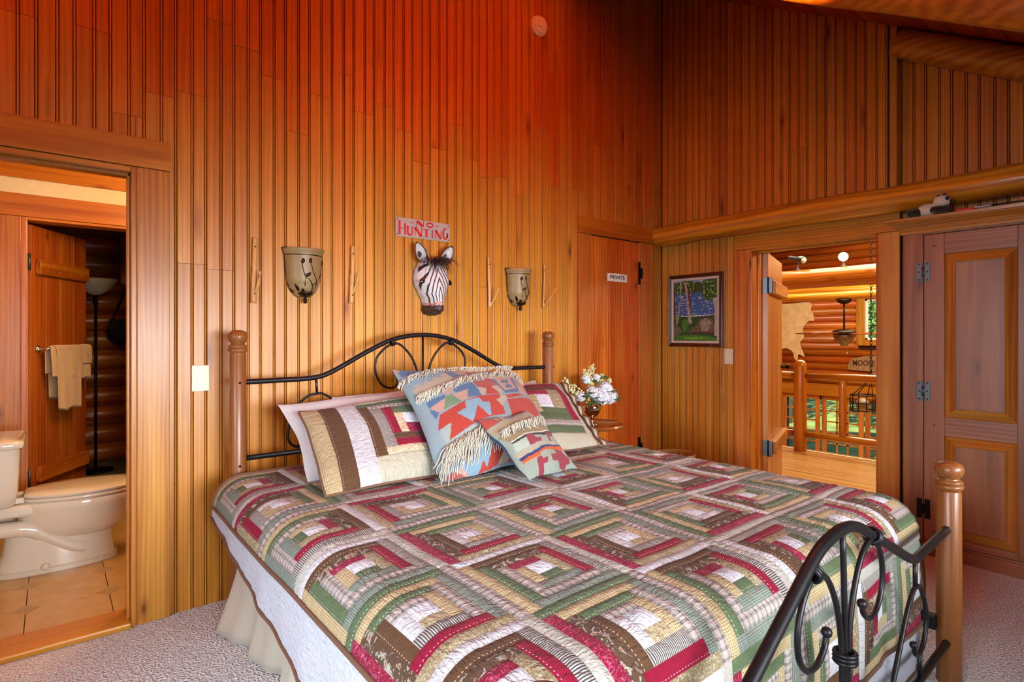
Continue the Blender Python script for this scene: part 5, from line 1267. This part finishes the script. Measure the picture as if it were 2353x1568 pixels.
m = MB(); loft(m, [oval(.11, .16, .085, .17), oval(.115, .215, .118, .195), oval(.125, .262, .150, .24), oval(.135, .288, .172, .30), oval(.14, .298, .183, .345), oval(.14, .300, .186, .352), oval(.14, .302, .188, .385), oval(.14, .296, .182, .394)]); m.build('bowl', 'porcelain', tl, angle=60)
m = MB(); m.box(-.34, .0, TY-.125, TY+.125, .33, .392); m.build('deck', 'porcelain', tl, bevel=.02, seg=4)
m = MB()
for s in (-1, 1): m.tube(crom([(-.24, TY+s*.080, .27), (-.10, TY+s*.082, .255), (.0, TY+s*.078, .19), (.08, TY+s*.074, .13), (.14, TY+s*.070, .11)], 6), [.042]*10+[.038]*15, n=12)
m.build('trapway', 'porcelain', tl)
m = MB()
for s in (-1, 1): m.ball((-.03, TY+s*.112, .045), .02, 12, 8); 
m.build('bolt_cap', 'porcelain', tl)
m = MB(); loft(m, [oval(.145, .292, .182, .398, back=-.11), oval(.145, .296, .186, .402, back=-.115), oval(.145, .296, .186, .412, back=-.115), oval(.145, .290, .180, .417, back=-.11)]); m.build('seat', 'porcelain', tl, angle=60)
m = MB(); loft(m, [oval(.145, .290, .181, .420, back=-.115), oval(.145, .295, .186, .424, back=-.12), oval(.145, .295, .186, .433, back=-.12), oval(.145, .28, .172, .441, back=-.11), oval(.145, .18, .11, .447, back=-.08)]); m.build('seat_lid', 'porcelain', tl, angle=60)
m = MB(); m.box(-.155, -.115, TY-.085, TY-.05, .395, .425).box(-.155, -.115, TY+.05, TY+.085, .395, .425); m.build('seat_hinge', 'porcelain', tl, bevel=.006)
def rrect(x0, x1, hy, z, r=.05, n=6):
    out = []
    for (cx, cy, a0) in ((x1-r, TY+hy-r, 0), (x0+r, TY+hy-r, PI/2), (x0+r, TY-hy+r, PI), (x1-r, TY-hy+r, 1.5*PI)):
        for i in range(n+1): a = a0+PI/2*i/n; out.append((cx+r*math.cos(a), cy+r*math.sin(a), z))
    return out
m = MB(); loft(m, [rrect(-.33, -.165, .155, .395), rrect(-.34, -.150, .185, .41), rrect(-.34, -.138, .205, .47), rrect(-.34, -.132, .215, .58), rrect(-.34, -.128, .222, .705)]); m.build('tank', 'porcelain', tl, angle=50)
m = MB(); loft(m, [rrect(-.345, -.12, .228, .703), rrect(-.35, -.112, .236, .712), rrect(-.35, -.112, .236, .735), rrect(-.342, -.12, .228, .744)]); m.build('tank_lid', 'porcelain', tl, angle=50)
# ------------------------------------------------------------------ dark room beyond the bathroom
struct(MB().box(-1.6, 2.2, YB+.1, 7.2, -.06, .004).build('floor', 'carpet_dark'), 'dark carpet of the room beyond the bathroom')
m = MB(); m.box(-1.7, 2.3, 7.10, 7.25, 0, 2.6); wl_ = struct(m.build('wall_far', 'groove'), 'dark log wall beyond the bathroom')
for k in range(13):
    z = .09+k*.19; m = MB(); m.tube([(-1.6, 7.06, z), (2.2, 7.06, z)], .1, n=14); m.build('wall_log', 'logwall_x', wl_)
part('corner_post', 'logwall_x', wl_, (.52, .70, 6.86, 7.0, 1.78, 2.5), bevel=.02)
for nm, b in (('wall_left', (-1.7, -1.6, YB+.1, 7.2, 0, 2.6)), ('wall_right', (2.2, 2.3, YB+.1, 7.2, 0, 2.6)), ('ceiling', (-1.7, 2.3, YB+.1, 7.25, 2.5, 2.6)), ('wall_front', (-1.7, -.52, YB, YB+.1, 0, 2.6)), ('wall_front', (1.8, 2.3, YB, YB+.1, 0, 2.6))):
    m = MB(); m.box(*b); struct(m.build(nm, 'logwall_x'), 'log room enclosure beyond the bathroom')
lx, ly = .314, 6.55
fl = thing('floor_lamp', 'torchiere floor lamp with frosted bowl shade in the dark room', 'floor lamp', (lx, ly, 0))
m = MB(); m.lathe([(0, 1.515), (.03, 1.515), (.06, 1.53), (.105, 1.57), (.145, 1.62), (.175, 1.665), (.168, 1.665), (.14, 1.625), (.1, 1.58), (.05, 1.54), (0, 1.53)], (lx, ly, .14), 28); m.build('lamp_shade', 'glass_white', fl)
m = MB(); m.lathe([(0, .03), (.012, .03), (.012, .7), (.015, .705), (.012, .71), (.012, 1.56), (.02, 1.57), (.02, 1.60), (.014, 1.61), (.02, 1.65), (0, 1.655)], (lx, ly, 0), 12); m.build('pole', 'black_metal', fl)
m = MB(); m.lathe([(0, .004), (.14, .004), (.14, .02), (.05, .035), (0, .04)], (lx, ly, 0), 24); m.build('base', 'black_metal', fl)
bg = thing('shoulder_bag', 'black shoulder bag hanging by its strap on the log wall', 'bag', (.60, 6.9, 1.0)); bx_ = .575
m = MB(); m.tube(crom([(bx_-.12, 6.9, 1.41), (bx_-.05, 6.9, 1.59), (bx_-.01, 6.915, 1.73), (bx_+.01, 6.915, 1.73), (bx_+.05, 6.9, 1.59), (bx_+.12, 6.9, 1.41)], 5), .012, n=6, flat=.4); m.build('strap', 'bag', bg)
m = MB(); m.ball((bx_, 6.885, 1.31), .16, 18, 12, sq=(.95, .42, .85)); m.build('body', 'bag', bg); m = MB(); m.grid(lambda u, v: Vector((lerp(bx_-.14, bx_+.14, u), 6.89-.075*math.sin(PI*(.25+.5*v))-.004, lerp(1.44, 1.29, v))), 10, 8); m.build('flap', 'bag', bg)
m = MB(); m.tube([(bx_, 6.965, 1.74), (bx_, 6.915, 1.735)], .006, n=6); m.build('peg', 'stick', bg)
# ------------------------------------------------------------------ landing and great room beyond the bedroom door
lfl = struct(MB().box(4.15, 6.50, -3.0, 6.0, -.30, -.012).build('floor', 'trim_y'), 'landing floor structure')
x = 4.15; k = 0
R = random.Random(3)
while x < 6.44:
    o = part('floor_plank', 'floor_wood', lfl, (x+.0006, x+.0815, -3.0, 6.0, -.012, 0), bevel=.0012); o.color = (R.uniform(.88, 1.08),)*3+(1,); x += .082
part('nosing', 'floor_wood', lfl, (6.45, 6.52, -3.0, 6.0, -.03, .008), bevel=.01)
XN = 6.43
newel = thing('newel_post', 'round-topped log newel post of the landing railing', 'post', (XN, 2.82, 0))
m = MB(); m.lathe([(.062, 0), (.066, .02), (.064, .5), (.066, .93), (.060, .965), (.045, .99), (.02, 1.003), (0, 1.005)], (XN, 2.82, 0), 20); m.build('shaft', 'log_z', newel, angle=50)
rl = thing('log_railing', 'peeled log railing along the landing edge beyond the open door', 'railing', (XN, 1.0, 0))
def rlog(name, a, b, r, mat, seed):
    m = MB(); Rr = random.Random(seed); a, b = Vector(a), Vector(b); n = 10; m.tube([a.lerp(b, i/n) for i in range(n+1)], [r*(.8 if i in (0, n) else 1)*(1+Rr.uniform(-.04, .04)) for i in range(n+1)], n=14); return m.build(name, mat, rl)
for (ya, yb) in ((2.78, -2.5), (2.86, 5.5)):
    rlog('top_rail', (XN, ya, .832), (XN, yb, .832), .042, 'log_y', 1); rlog('bottom_rail', (XN, ya, .185), (XN, yb, .185), .040, 'log_y', 2)
for y in (2.385, 1.925, 1.46, 1.0, .5, 3.3, 3.75): rlog('baluster', (XN, y, .19), (XN, y, .83), .038, 'log_z', int(y*100))
# yellow flowers in a box just beyond the landing edge
fb = thing('flower_box', 'yellow flowers in a box beyond the landing rail', 'flowers', (6.62, 1.95, -.1)); m = MB(); m.box(6.53, 6.72, 1.70, 2.16, -.14, -.02); m.build('box', 'trim_y', fb, bevel=.004)
m = MB(); R = random.Random(8)
for k in range(26):
    p = Vector((R.uniform(6.54, 6.7), R.uniform(1.72, 2.13), R.uniform(.0, .085))); petal_head(m, p, .016, 7, k, pr=.017)
m.build('blossom', 'yellow_petal', fb); m = MB()
for k in range(40): a = R.uniform(0, 6.28); leafm(m, (R.uniform(6.55, 6.69), R.uniform(1.72, 2.13), R.uniform(-.02, .05)), (math.cos(a), math.sin(a), .6), .07, .014)
m.build('leaf', 'leaf', fb)
# far log wall with a window and glazed doors
XF, ZF = 16.4, -2.25
WIN = (5.53, 4.75, 1.14, 2.20)                       # window opening: y left, y right, z bottom, z top
yA0, yA1, yB0, yB1, yC0, yC1 = 7.57, 6.77, 6.49, 5.69, 5.43, 4.78
DT = -.51
m = MB(); m.box(XF, XF+.15, -3, WIN[1], -2.4, 5.0).box(XF, XF+.15, WIN[0], 10, 0, 5.0).box(XF, XF+.15, WIN[1], WIN[0], -.2, WIN[2]).box(XF, XF+.15, WIN[1], WIN[0], WIN[3], 5.0).box(XF, XF+.15, WIN[0], 10, DT, 0).box(XF, XF+.15, 7.57, 10, -2.4, DT).box(XF, XF+.15, WIN[1], yC1, -2.4, DT).box(XF, XF+.15, WIN[1], WIN[0], DT, -.15)
far = struct(m.build('wall_far', 'groove'), 'honey-coloured log wall of the great room'); zc = -2.2; k = 0
while zc < 4.9:
    spans = [(-3., 10.)]
    def cut(sp, a, b): return [s for (p, q) in sp for s in ((p, min(q, a)), (max(p, b), q)) if s[1]-s[0] > .05]
    if WIN[2]-.2 < zc < WIN[3]+.16: spans = cut(spans, WIN[1]-.16, WIN[0]+.16)
    if zc < DT+.20: spans = cut(spans, yC1-.2, yA0+.2)
    for a, b in spans:
        m = MB(); m.tube([(XF, a, zc), (XF, b, zc)], .102, n=12); m.build('wall_log', 'logwall_y', far)
    zc += .186; k += 1
w3 = door_set('window_1', 'small-paned upper window in the great-room log wall'); w3.location = (XF, 5.1, 1.2); a, b, z0, z1 = WIN
for bx in ((XF-.1, XF, a, a+.2, z0-.15, z1+.15), (XF-.1, XF, b-.2, b, z0-.15, z1+.15)): part('window_casing', 'trim_v', w3, bx, bevel=.01)
for bx in ((XF-.1, XF, b, a, z0-.15, z0), (XF-.1, XF, b, a, z1, z1+.15)): part('window_casing', 'trim_y', w3, bx, bevel=.01)
part('sash', 'plastic_white', w3, (XF-.04, XF+.02, a-.05, a, z0, z1), (XF-.04, XF+.02, b, b+.05, z0, z1), (XF-.04, XF+.02, b, a, z0, z0+.05), (XF-.04, XF+.02, b, a, z1-.05, z1))
for i in range(3):
    for j in range(3):
        ya, yb = lerp(a-.05, b+.05, i/3), lerp(a-.05, b+.05, (i+1)/3); za, zb_ = lerp(z0+.05, z1-.05, j/3), lerp(z0+.05, z1-.05, (j+1)/3); part('window_pane', 'pane', w3, (XF-.005, XF, yb+.01, ya-.01, za+.01, zb_-.01), bevel=0)
m = MB()
for i in (1, 2): yy = lerp(a-.05, b+.05, i/3); m.box(XF-.02, XF+.005, yy-.011, yy+.011, z0, z1); zz_ = lerp(z0+.05, z1-.05, i/3); m.box(XF-.02, XF+.005, b, a, zz_-.011, zz_+.011)
m.build('muntin', 'black_metal', w3)
def glazed(name, label, ya, yb):
    d = door_set(name, label); d.location = (XF, (ya+yb)/2, ZF); zb = ZF+.28
    part('stile', 'trim_v', d, (XF-.05, XF+.02, ya, ya+.11, ZF, DT+.12), bevel=.006); part('stile', 'trim_v', d, (XF-.05, XF+.02, yb-.11, yb, ZF, DT+.12), bevel=.006)
    part('door_rail', 'trim_y', d, (XF-.05, XF+.02, yb, ya, DT, DT+.12), bevel=.006); part('door_rail', 'trim_y', d, (XF-.05, XF+.02, yb, ya, ZF, zb), bevel=.006)
    m = MB()
    for i in (1, 2): yy = lerp(ya, yb, i/3); m.box(XF-.03, XF, yy-.02, yy+.02, zb, DT)
    for j in (1, 2, 3, 4): zz_ = lerp(zb, DT, j/5); m.box(XF-.03, XF, yb, ya, zz_-.02, zz_+.02)
    m.build('muntin', 'trim_v', d)
    for i in range(3):
        for j in range(5): part('door_pane', 'pane', d, (XF-.012, XF-.008, lerp(ya, yb, (i+1)/3)+.018, lerp(ya, yb, i/3)-.018, lerp(zb, DT, j/5)+.018, lerp(zb, DT, (j+1)/5)-.018), bevel=0)
glazed('door_5', 'glazed patio door on the lower floor, left leaf', yA0, yA1); glazed('door_6', 'glazed patio door on the lower floor, middle leaf', yB0, yB1); glazed('door_7', 'glazed patio door on the lower floor, right leaf', yC0, yC1)
o = part('trim_2', 'trim_y', None, (XF-.14, XF, 4.6, 7.9, DT+.12, DT+.40), bevel=.01); struct(o, 'wide wood header above the glazed doors')
# enclosure of the great room
for nm, mt, b in (('floor', 'floor_wood', (6.4, XF+.1, -3.2, 10.2, ZF-.1, ZF)), ('ceiling', 'logwall_y', (4.2, XF+.2, -3.2, 10.2, 5.0, 5.1)), ('wall_left', 'logwall_x', (4.3, XF, 10.0, 10.2, -2.4, 5.0)), ('wall_right', 'logwall_x', (4.3, XF, -3.2, -3.0, -2.4, 5.0)), ('wall_front', 'logwall_y', (4.2, 4.30, 3.12, 10.0, -2.4, 5.0)), ('wall_front', 'logwall_y', (4.2, 4.30, -3.0, -1.4, -2.4, 5.0)), ('wall_front', 'logwall_y', (6.30, 6.40, -3.0, 10.0, -2.4, -.31)), ('wall_front', 'logwall_y', (4.2, 4.30, -1.4, 3.12, 4.4, 5.0))):
    m = MB(); m.box(*b); struct(m.build(nm, mt), 'great room enclosure')
for (X_, z, r, lab) in ((9.0, 2.14, .148, 'thick log beam carrying the bright bulb in the great room'), (13.0, 2.20, .115, 'slimmer far log beam with two spotlights in the great room'), (10.5, 1.95, .075, 'thin log purlin the ceiling fan hangs from')):
    log('log_beam', (X_, -3, z), (X_, 10, z), r, 'log_y', lab, n=16, seed=int(X_), wob=.004, taper=1.0)
log('log_rafter', (6.2, 4.9, 2.75), (11.5, 4.9, 4.9), .11, 'log_x', 'slanting log rafter seen at the top of the open doorway', n=12, seed=2, wob=.0)
# spotlights
def spot(label, base, aim, k=1.0, lit=False):
    t = thing('spotlight', label, 'spotlight', base, group='great room spotlights'); b = Vector(base)
    m = MB(); m.lathe([(0, 0), (.045*k, 0), (.045*k, .012), (.012*k, .02), (.011*k, .17*k), (0, .17*k)], b, 14); m.build('stem', 'steel', t)
    h = b+Vector((0, 0, .17*k)); a = Vector(aim).normalized(); q = a.to_track_quat('Z', 'Y').to_matrix(); m = MB()
    prof = [(0, -.17), (.035, -.168), (.04, -.15), (.04, .0), (.058, .03), (.062, .06), (.062, .13), (.056, .13), (.05, .09), (0, .08)]
    m.lathe([(r*k, hh*k) for r, hh in prof], (0, 0, 0), 18)
    for i, v in enumerate(m.v): m.v[i] = tuple(h+q @ Vector(v))
    m.build('lamp_head', 'steel', t, angle=40)
    m = MB(); m.ball(h+a*.105*k, .052*k if not lit else .075*k, 16, 10); m.build('bulb', 'bulb' if lit else 'glass_white', t)
    return t
spot('brushed steel spotlight standing on the near log beam', (9.0, 3.99, 2.285), (-.35, -.95, -.25), 1.0)
spot('lit spotlight glowing toward the bedroom on the near log beam', (9.0, 3.33, 2.285), (-.75, -.25, -.12), .85, lit=True)
spot('small spotlight left on the far log beam', (13.0, 5.55, 2.31), (-.4, .9, -.1), .9); spot('small spotlight near the middle of the far log beam', (13.0, 4.72, 2.31), (-.6, -.3, .6), .9)
# ceiling fan
fx, fy = 10.5, 3.875
fn_ = thing('ceiling_fan', 'dark ceiling fan with glass light bowl hanging in the great room', 'ceiling fan', (fx, fy, 1.9))
m = MB(); m.lathe([(0, 1.80), (.05, 1.805), (.11, 1.845), (.12, 1.88), (0, 1.89)], (fx, fy, 0), 20); m.build('canopy', 'bronze', fn_)
m = MB(); m.tube([(fx, fy, 1.36), (fx, fy, 1.85)], .014, n=10); m.build('down_rod', 'bronze', fn_)
m = MB(); m.lathe([(0, 1.27), (.16, 1.275), (.20, 1.30), (.17, 1.345), (.08, 1.375), (.02, 1.38), (0, 1.38)], (fx, fy, 0), 24); m.build('motor', 'bronze', fn_)
m = MB(); m.lathe([(.17, 1.27), (.165, 1.24), (.11, 1.15), (.06, 1.11), (.05, 1.09), (0, 1.09)], (fx, fy, 0), 24); m.build('light_bowl', 'glass_brown', fn_)
m = MB(); m.tube([(fx+.03, fy-.03, 1.09), (fx+.03, fy-.03, .97)], .004, n=6); m.ball((fx+.03, fy-.03, .96), .018, 10, 6); m.build('pull_chain', 'nickel', fn_)
for k in range(5):
    a = 2*PI*k/5+.35; d = Vector((math.cos(a), math.sin(a), 0)); s = Vector((-d.y, d.x, .18)).normalized(); c0 = Vector((fx, fy, 1.295)); m = MB()
    m.grid(lambda u, v: c0+d*lerp(.18, .80, v)+s*(2*u-1)*(.055+.02*math.sin(PI*min(1, v*1.02)))*(1 if v < .97 else .7), 4, 10); o = m.build('blade', 'table_wood', fn_); q = o.modifiers.new('t', 'SOLIDIFY'); q.thickness = .008
# chain and hanging iron chandelier
cx_, cy_ = 10.0, 3.30
ch = thing('chandelier', 'iron basket chandelier hanging on a long chain past the railing', 'chandelier', (cx_, cy_, .1)); m = MB(); z = 4.95; k = 0
while z > .62:
    ring = []
    for i in range(8):
        a = 2*PI*i/8; o_ = Vector((.016*math.cos(a), 0, .034*math.sin(a))) if k % 2 else Vector((0, .016*math.cos(a), .034*math.sin(a))); ring.append(Vector((cx_, cy_, z))+o_)
    m.tube(ring, .005, n=4, closed=True); z -= .05; k += 1
m.build('chain', 'iron', ch)
by_ = cy_+.12; m = MB()
for k in range(4): a = PI/4+k*PI/2; m.tube([(cx_, cy_, .60), (cx_+.15*math.cos(a), by_+.15*math.sin(a), .32)], .007, n=5)
m.build('hanger', 'iron', ch); m = MB()
for zz_ in (.32, .2, .08): m.tube([(cx_+.17*math.cos(2*PI*i/20), by_+.17*math.sin(2*PI*i/20), zz_) for i in range(20)], .012, n=5, closed=True)
for k in range(10): a = 2*PI*k/10; m.tube([(cx_+.17*math.cos(a), by_+.17*math.sin(a), .32), (cx_+.17*math.cos(a), by_+.17*math.sin(a), .06)], .008, n=5)
m.build('cage', 'bronze', ch); m = MB(); m.ball((cx_, by_, .17), .10, 12, 8); m.build('glass_globe', 'glass_amber', ch)
# hide, MOOSE sign
hp = [(7.42, 2.15), (6.79, 2.17), (6.77, 1.95), (6.71, 1.86), (6.685, 1.66), (6.82, 1.65), (6.98, 1.45), (6.95, 1.20), (7.06, 1.02), (6.93, .66), (7.10, .72), (7.13, .54), (7.22, .62), (7.26, .78), (7.45, .88), (7.75, .80), (7.95, .70), (7.98, 1.1), (8.05, 1.5), (8.3, 1.7), (8.25, 1.95), (8.0, 1.95), (7.95, 2.18)]
m = MB(); m.smooth = False; P = crom([(XF-.112, a+.09, b) for a, b in hp], 3, closed=True); m.prism(P, (-.02, 0, 0)); o = m.build('animal_hide', 'fur', bevel=.006); tag(o, 'pale tan animal hide stretched on the great room log wall', 'hide')
sgm = thing('log_sign', 'bark-edged wooden MOOSE sign hanging on the great room wall', 'sign', (XF-.12, 5.0, .4)); sp_ = [(5.93, .355), (5.90, .52), (5.80, .66), (5.5, .72), (5.2, .74), (4.6, .73), (4.3, .66), (4.28, .40), (4.6, .33), (5.2, .32), (5.6, .33)]
m = MB(); m.prism([(XF-.10, a, b) for a, b in sp_], (-.04, 0, 0)); m.build('slab', 'sign_log', sgm, bevel=.012); text_mesh('MOOSE L', .20, 'burn', sgm, (XF-.142, 5.80, .53), (PI/2, 0, -PI/2), sx=.78, bold=.004, ext=.002, align='LEFT')
o = part('small_plaque', 'sign_log', None, (XF-.14, XF-.10, 5.02, 5.38, .17, .31), bevel=.012); tag(o, 'small wooden plaque under the MOOSE sign', 'sign')
# outdoors seen through the glazing
gr = struct(MB().grid(lambda u, v: Vector((lerp(16.6, 60, u), lerp(-25, 40, v), -2.4+7.*sst(.1, 1, u)+.5*mnoise.noise(Vector((u*9, v*12, 0))))), 40, 40).build('ground', plain('grass', '6f7f3c', .9, nscale=1.2, namt=.5)), 'sunlit garden slope outdoors')
R = random.Random(12)
for k, (tx, ty, h, lab) in enumerate(((24, 11, 6.5, 'leafy tree outside the left glazed door'), (27, 8.2, 8, 'leafy tree outside between the glazed doors'), (23.5, 6.4, 6.5, 'leafy tree outside behind the middle glazed door'), (28, 5.2, 9, 'tall leafy tree outside the upper window'), (34, 9.5, 10, 'far leafy tree on the garden slope'))):
    t = thing('tree', lab, 'tree', (tx, ty, -2.4), group='garden trees'); m = MB(); m.tube([(tx, ty, -2.6), (tx+.1, ty, h*.4-2.4), (tx, ty+.1, h*.8-2.4)], [.22, .17, .08], n=8); m.build('trunk', 'trunk', t); m = MB(); m.smooth = False
    for j in range(1500):
        p = Vector((R.gauss(0, 1), R.gauss(0, 1), R.gauss(0, 1))); p = p.normalized()*R.random()**.4; c0 = Vector((tx+p.x*2.2, ty+p.y*2.2, -2.4+h*.62+p.z*h*.42)); a = Vector((R.gauss(0, 1), R.gauss(0, 1), R.gauss(0, 1))).normalized(); b = a.orthogonal().normalized(); s = R.uniform(.1, .2)
        m.face([m.vert(c0+a*s), m.vert(c0+b*s*.6), m.vert(c0-a*s), m.vert(c0-b*s*.6)])
    o = m.build('crown', 'foliage', t)
# ------------------------------------------------------------------ armoire and what lies on it
AX, AY0, AY1, AH = 3.97, 1.139, -.10, 1.905
ar = thing('armoire', 'brown distressed wooden armoire with panelled doors right of the doorway', 'armoire', (4.09, .52, 0))
part('carcass', 'armoire_v', ar, (AX+.025, 4.225, AY1, AY0-.003, .0, AH), bevel=.003)
part('face_stile', 'armoire_v', ar, (AX, AX+.026, 1.037, AY0, .0, AH), bevel=.003); part('face_stile', 'armoire_v', ar, (AX, AX+.026, AY1, .002, .0, AH), bevel=.003)
part('face_rail', 'armoire_y', ar, (AX, AX+.026, .002, 1.037, 1.873, AH), bevel=.003); part('face_rail', 'armoire_y', ar, (AX, AX+.026, .002, 1.037, .0, .082), bevel=.003)
part('base_moulding', 'armoire_y', ar, (AX-.018, AX, AY1-.018, AY0+.018, .0, .07), (AX, 4.2, AY0, AY0+.018, .0, .07), bevel=.006)
def cr(y, a, b): return Vector((AX-a, y, b))
prof = [(0, 1.885), (.012, 1.885), (.012, 1.900), (.022, 1.903), (.022, 1.910), (.032, 1.925), (.052, 1.942), (.060, 1.947), (.060, 1.953), (.074, 1.955), (.076, 1.972), (0, 1.972)]
m = MB(); m.smooth = False; n = len(prof); A = [m.vert((AX-a, AY1, b)) for a, b in prof]; B = [m.vert((AX-a, AY0+a, b)) for a, b in prof]; C_ = [m.vert((4.225, AY0+a, b)) for a, b in prof]
for i in range(n-1): m.face((A[i], A[i+1], B[i+1], B[i])); m.face((B[i], B[i+1], C_[i+1], C_[i]))
m.face(A[::-1]); m.face(C_); t0 = m.vert((AX, AY1, 1.972)); m.build('crown', 'crown', ar)
part('top_board', 'crown', ar, (AX-.0, 4.225, AY1, AY0, 1.955, 1.9715), bevel=0)
def raised(parent, y0, y1, z0, z1):
    """mitred moulding frame round a raised centre field; y0 > y1"""
    w1, w2 = .0, .052; X = AX-.002
    o = [(y0, z0), (y1, z0), (y1, z1), (y0, z1)]; i = [(y0-w2, z0+w2), (y1+w2, z0+w2), (y1+w2, z1-w2), (y0-w2, z1-w2)]; names = ['Y', 'Z', 'Y', 'Z']
    for k in range(4):
        j = (k+1) % 4; m = MB(); m.smooth = False
        q = [m.vert((X+.012, *o[k])), m.vert((X+.012, *o[j])), m.vert((X-.012, *i[j])), m.vert((X-.012, *i[k])), m.vert((X+.004, *i[j])), m.vert((X+.004, *i[k]))]
        m.face(q[:4]); m.face((q[3], q[2], q[4], q[5])); m.build('panel_moulding', 'moulding' if k % 2 else 'crown', parent)
    part('panel_field', 'armoire_v', parent, (X-.004, X+.012, y1+w2, y0-w2, z0+w2, z1-w2), bevel=.001)
for (ya, yb) in ((1.033, .520), (.518, .005)):
    dr = thing('door', '', '', (AX, (ya+yb)/2, 0)); del dr['label']; del dr['category']; attach(dr, ar)
    s1, s2 = ya-.098, yb+.098 if ya > 1 else yb+.098
    X = AX-.003
    part('stile', 'armoire_v', dr, (X, AX+.02, s1, ya, .085, 1.870), bevel=.002); part('stile', 'armoire_v', dr, (X, AX+.02, yb, s2, .085, 1.870), bevel=.002)
    for z0, z1 in ((1.752, 1.870), (.705, .812), (.085, .125)): part('rail', 'armoire_y', dr, (X, AX+.02, s2, s1, z0, z1), bevel=.002)
    raised(dr, s1, s2, .812, 1.752); raised(dr, s1, s2, .125, .705)
    m = MB(); m.lathe([(0, 0), (.01, -.002), (.007, -.012), (.014, -.022), (.013, -.03), (0, -.033)], (X, (yb+.035 if ya > 1 else ya-.035), 1.08), 14, axis='X'); m.build('knob', 'moulding', dr)
    m = MB()
    for zz_ in (1.80, .76, .14):
        for yy in (ya-.05, yb+.05): m.lathe([(0, -.0015), (.006, -.001), (.006, .002)], (X, yy, zz_), 8, axis='X')
    m.build('peg', 'pleather', dr)
for zz_ in (1.655, .955, .265):
    t = ar; strap_hinge(t, (AX-.003, 1.036, zz_), 'y', 'steel' if zz_ > .9 else 'black_metal', h=.115, w=.066)
# panda toy
CT = 1.9735
pn = thing('plush_panda', 'plush panda toy lying on top of the armoire', 'plush toy', (3.93, .99, CT)); px0 = 3.925
m = MB(); m.ball((px0, 1.005, CT+.035), .05, 18, 12, sq=(.75, 1.05, .70)); m.build('body', 'panda_white', pn)
hd = MB(); hd.ball((px0-.005, .935, CT+.072), .040, 18, 12, sq=(.9, 1.05, .85)); ho = hd.build('head', 'panda_white', pn)
m = MB(); m.ball((px0-.03, .905, CT+.080), .011, 10, 7); m.build('eye_patch', 'panda_black', ho); m = MB(); m.ball((px0-.008, .893, CT+.066), .011, 10, 7); m.build('nose', 'panda_black', ho)
for yy, zz_ in ((.955, .105), (.925, .107)): m = MB(); m.ball((px0+.012 if yy > .94 else px0-.005, yy, CT+zz_), .010, 10, 7); m.build('ear', 'panda_black', ho)
m = MB(); m.tube(crom([(px0-.01, .985, CT+.03), (px0-.028, .955, CT+.026), (px0-.025, .915, CT+.022)], 5), [.02]*10+[.017], n=10); m.ball((px0-.024, .912, CT+.024), .021, 12, 8); m.build('arm', 'panda_black', pn)
m = MB(); m.tube(crom([(px0-.005, 1.03, CT+.03), (px0-.02, 1.06, CT+.026), (px0-.015, 1.085, CT+.024)], 5), .021, n=10); m.ball((px0-.014, 1.083, CT+.024), .0235, 12, 8); m.build('leg', 'panda_black', pn)
m = MB(); m.tube(crom([(px0+.02, 1.03, CT+.03), (px0+.02, 1.055, CT+.028)], 5) if False else [(px0+.02, 1.03, CT+.03), (px0+.02, 1.06, CT+.028)], .021, n=10); m.ball((px0+.02, 1.06, CT+.03), .024, 12, 8); m.build('leg', 'panda_black', pn)
# red-handled tool
tl_ = thing('hand_tool', 'red-handled tool with a long grey metal shaft lying on the armoire', 'tool', (3.915, .7, CT))
m = MB(); m.box(3.905, 3.925, .79, .87, CT, CT+.013); m.build('handle', 'red_plastic', tl_, bevel=.004)
m = MB(); m.box(3.907, 3.923, .715, .79, CT+.004, CT+.015); m.build('grip', 'grey_plastic', tl_, bevel=.003); m = MB(); m.tube([(3.915, .72, CT+.010), (3.915, .30, CT+.016)], .005, n=8); m.build('shaft', 'steel', tl_)
o = part('pink_box', plain('pink', 'c0567c', .5), None, (3.93, 3.98, .46, .60, CT, CT+.035), bevel=.003); tag(o, 'small pink box at the edge of the armoire top', 'box')
for o in LOCALS:
    if '_loc' in o: del o['_loc']
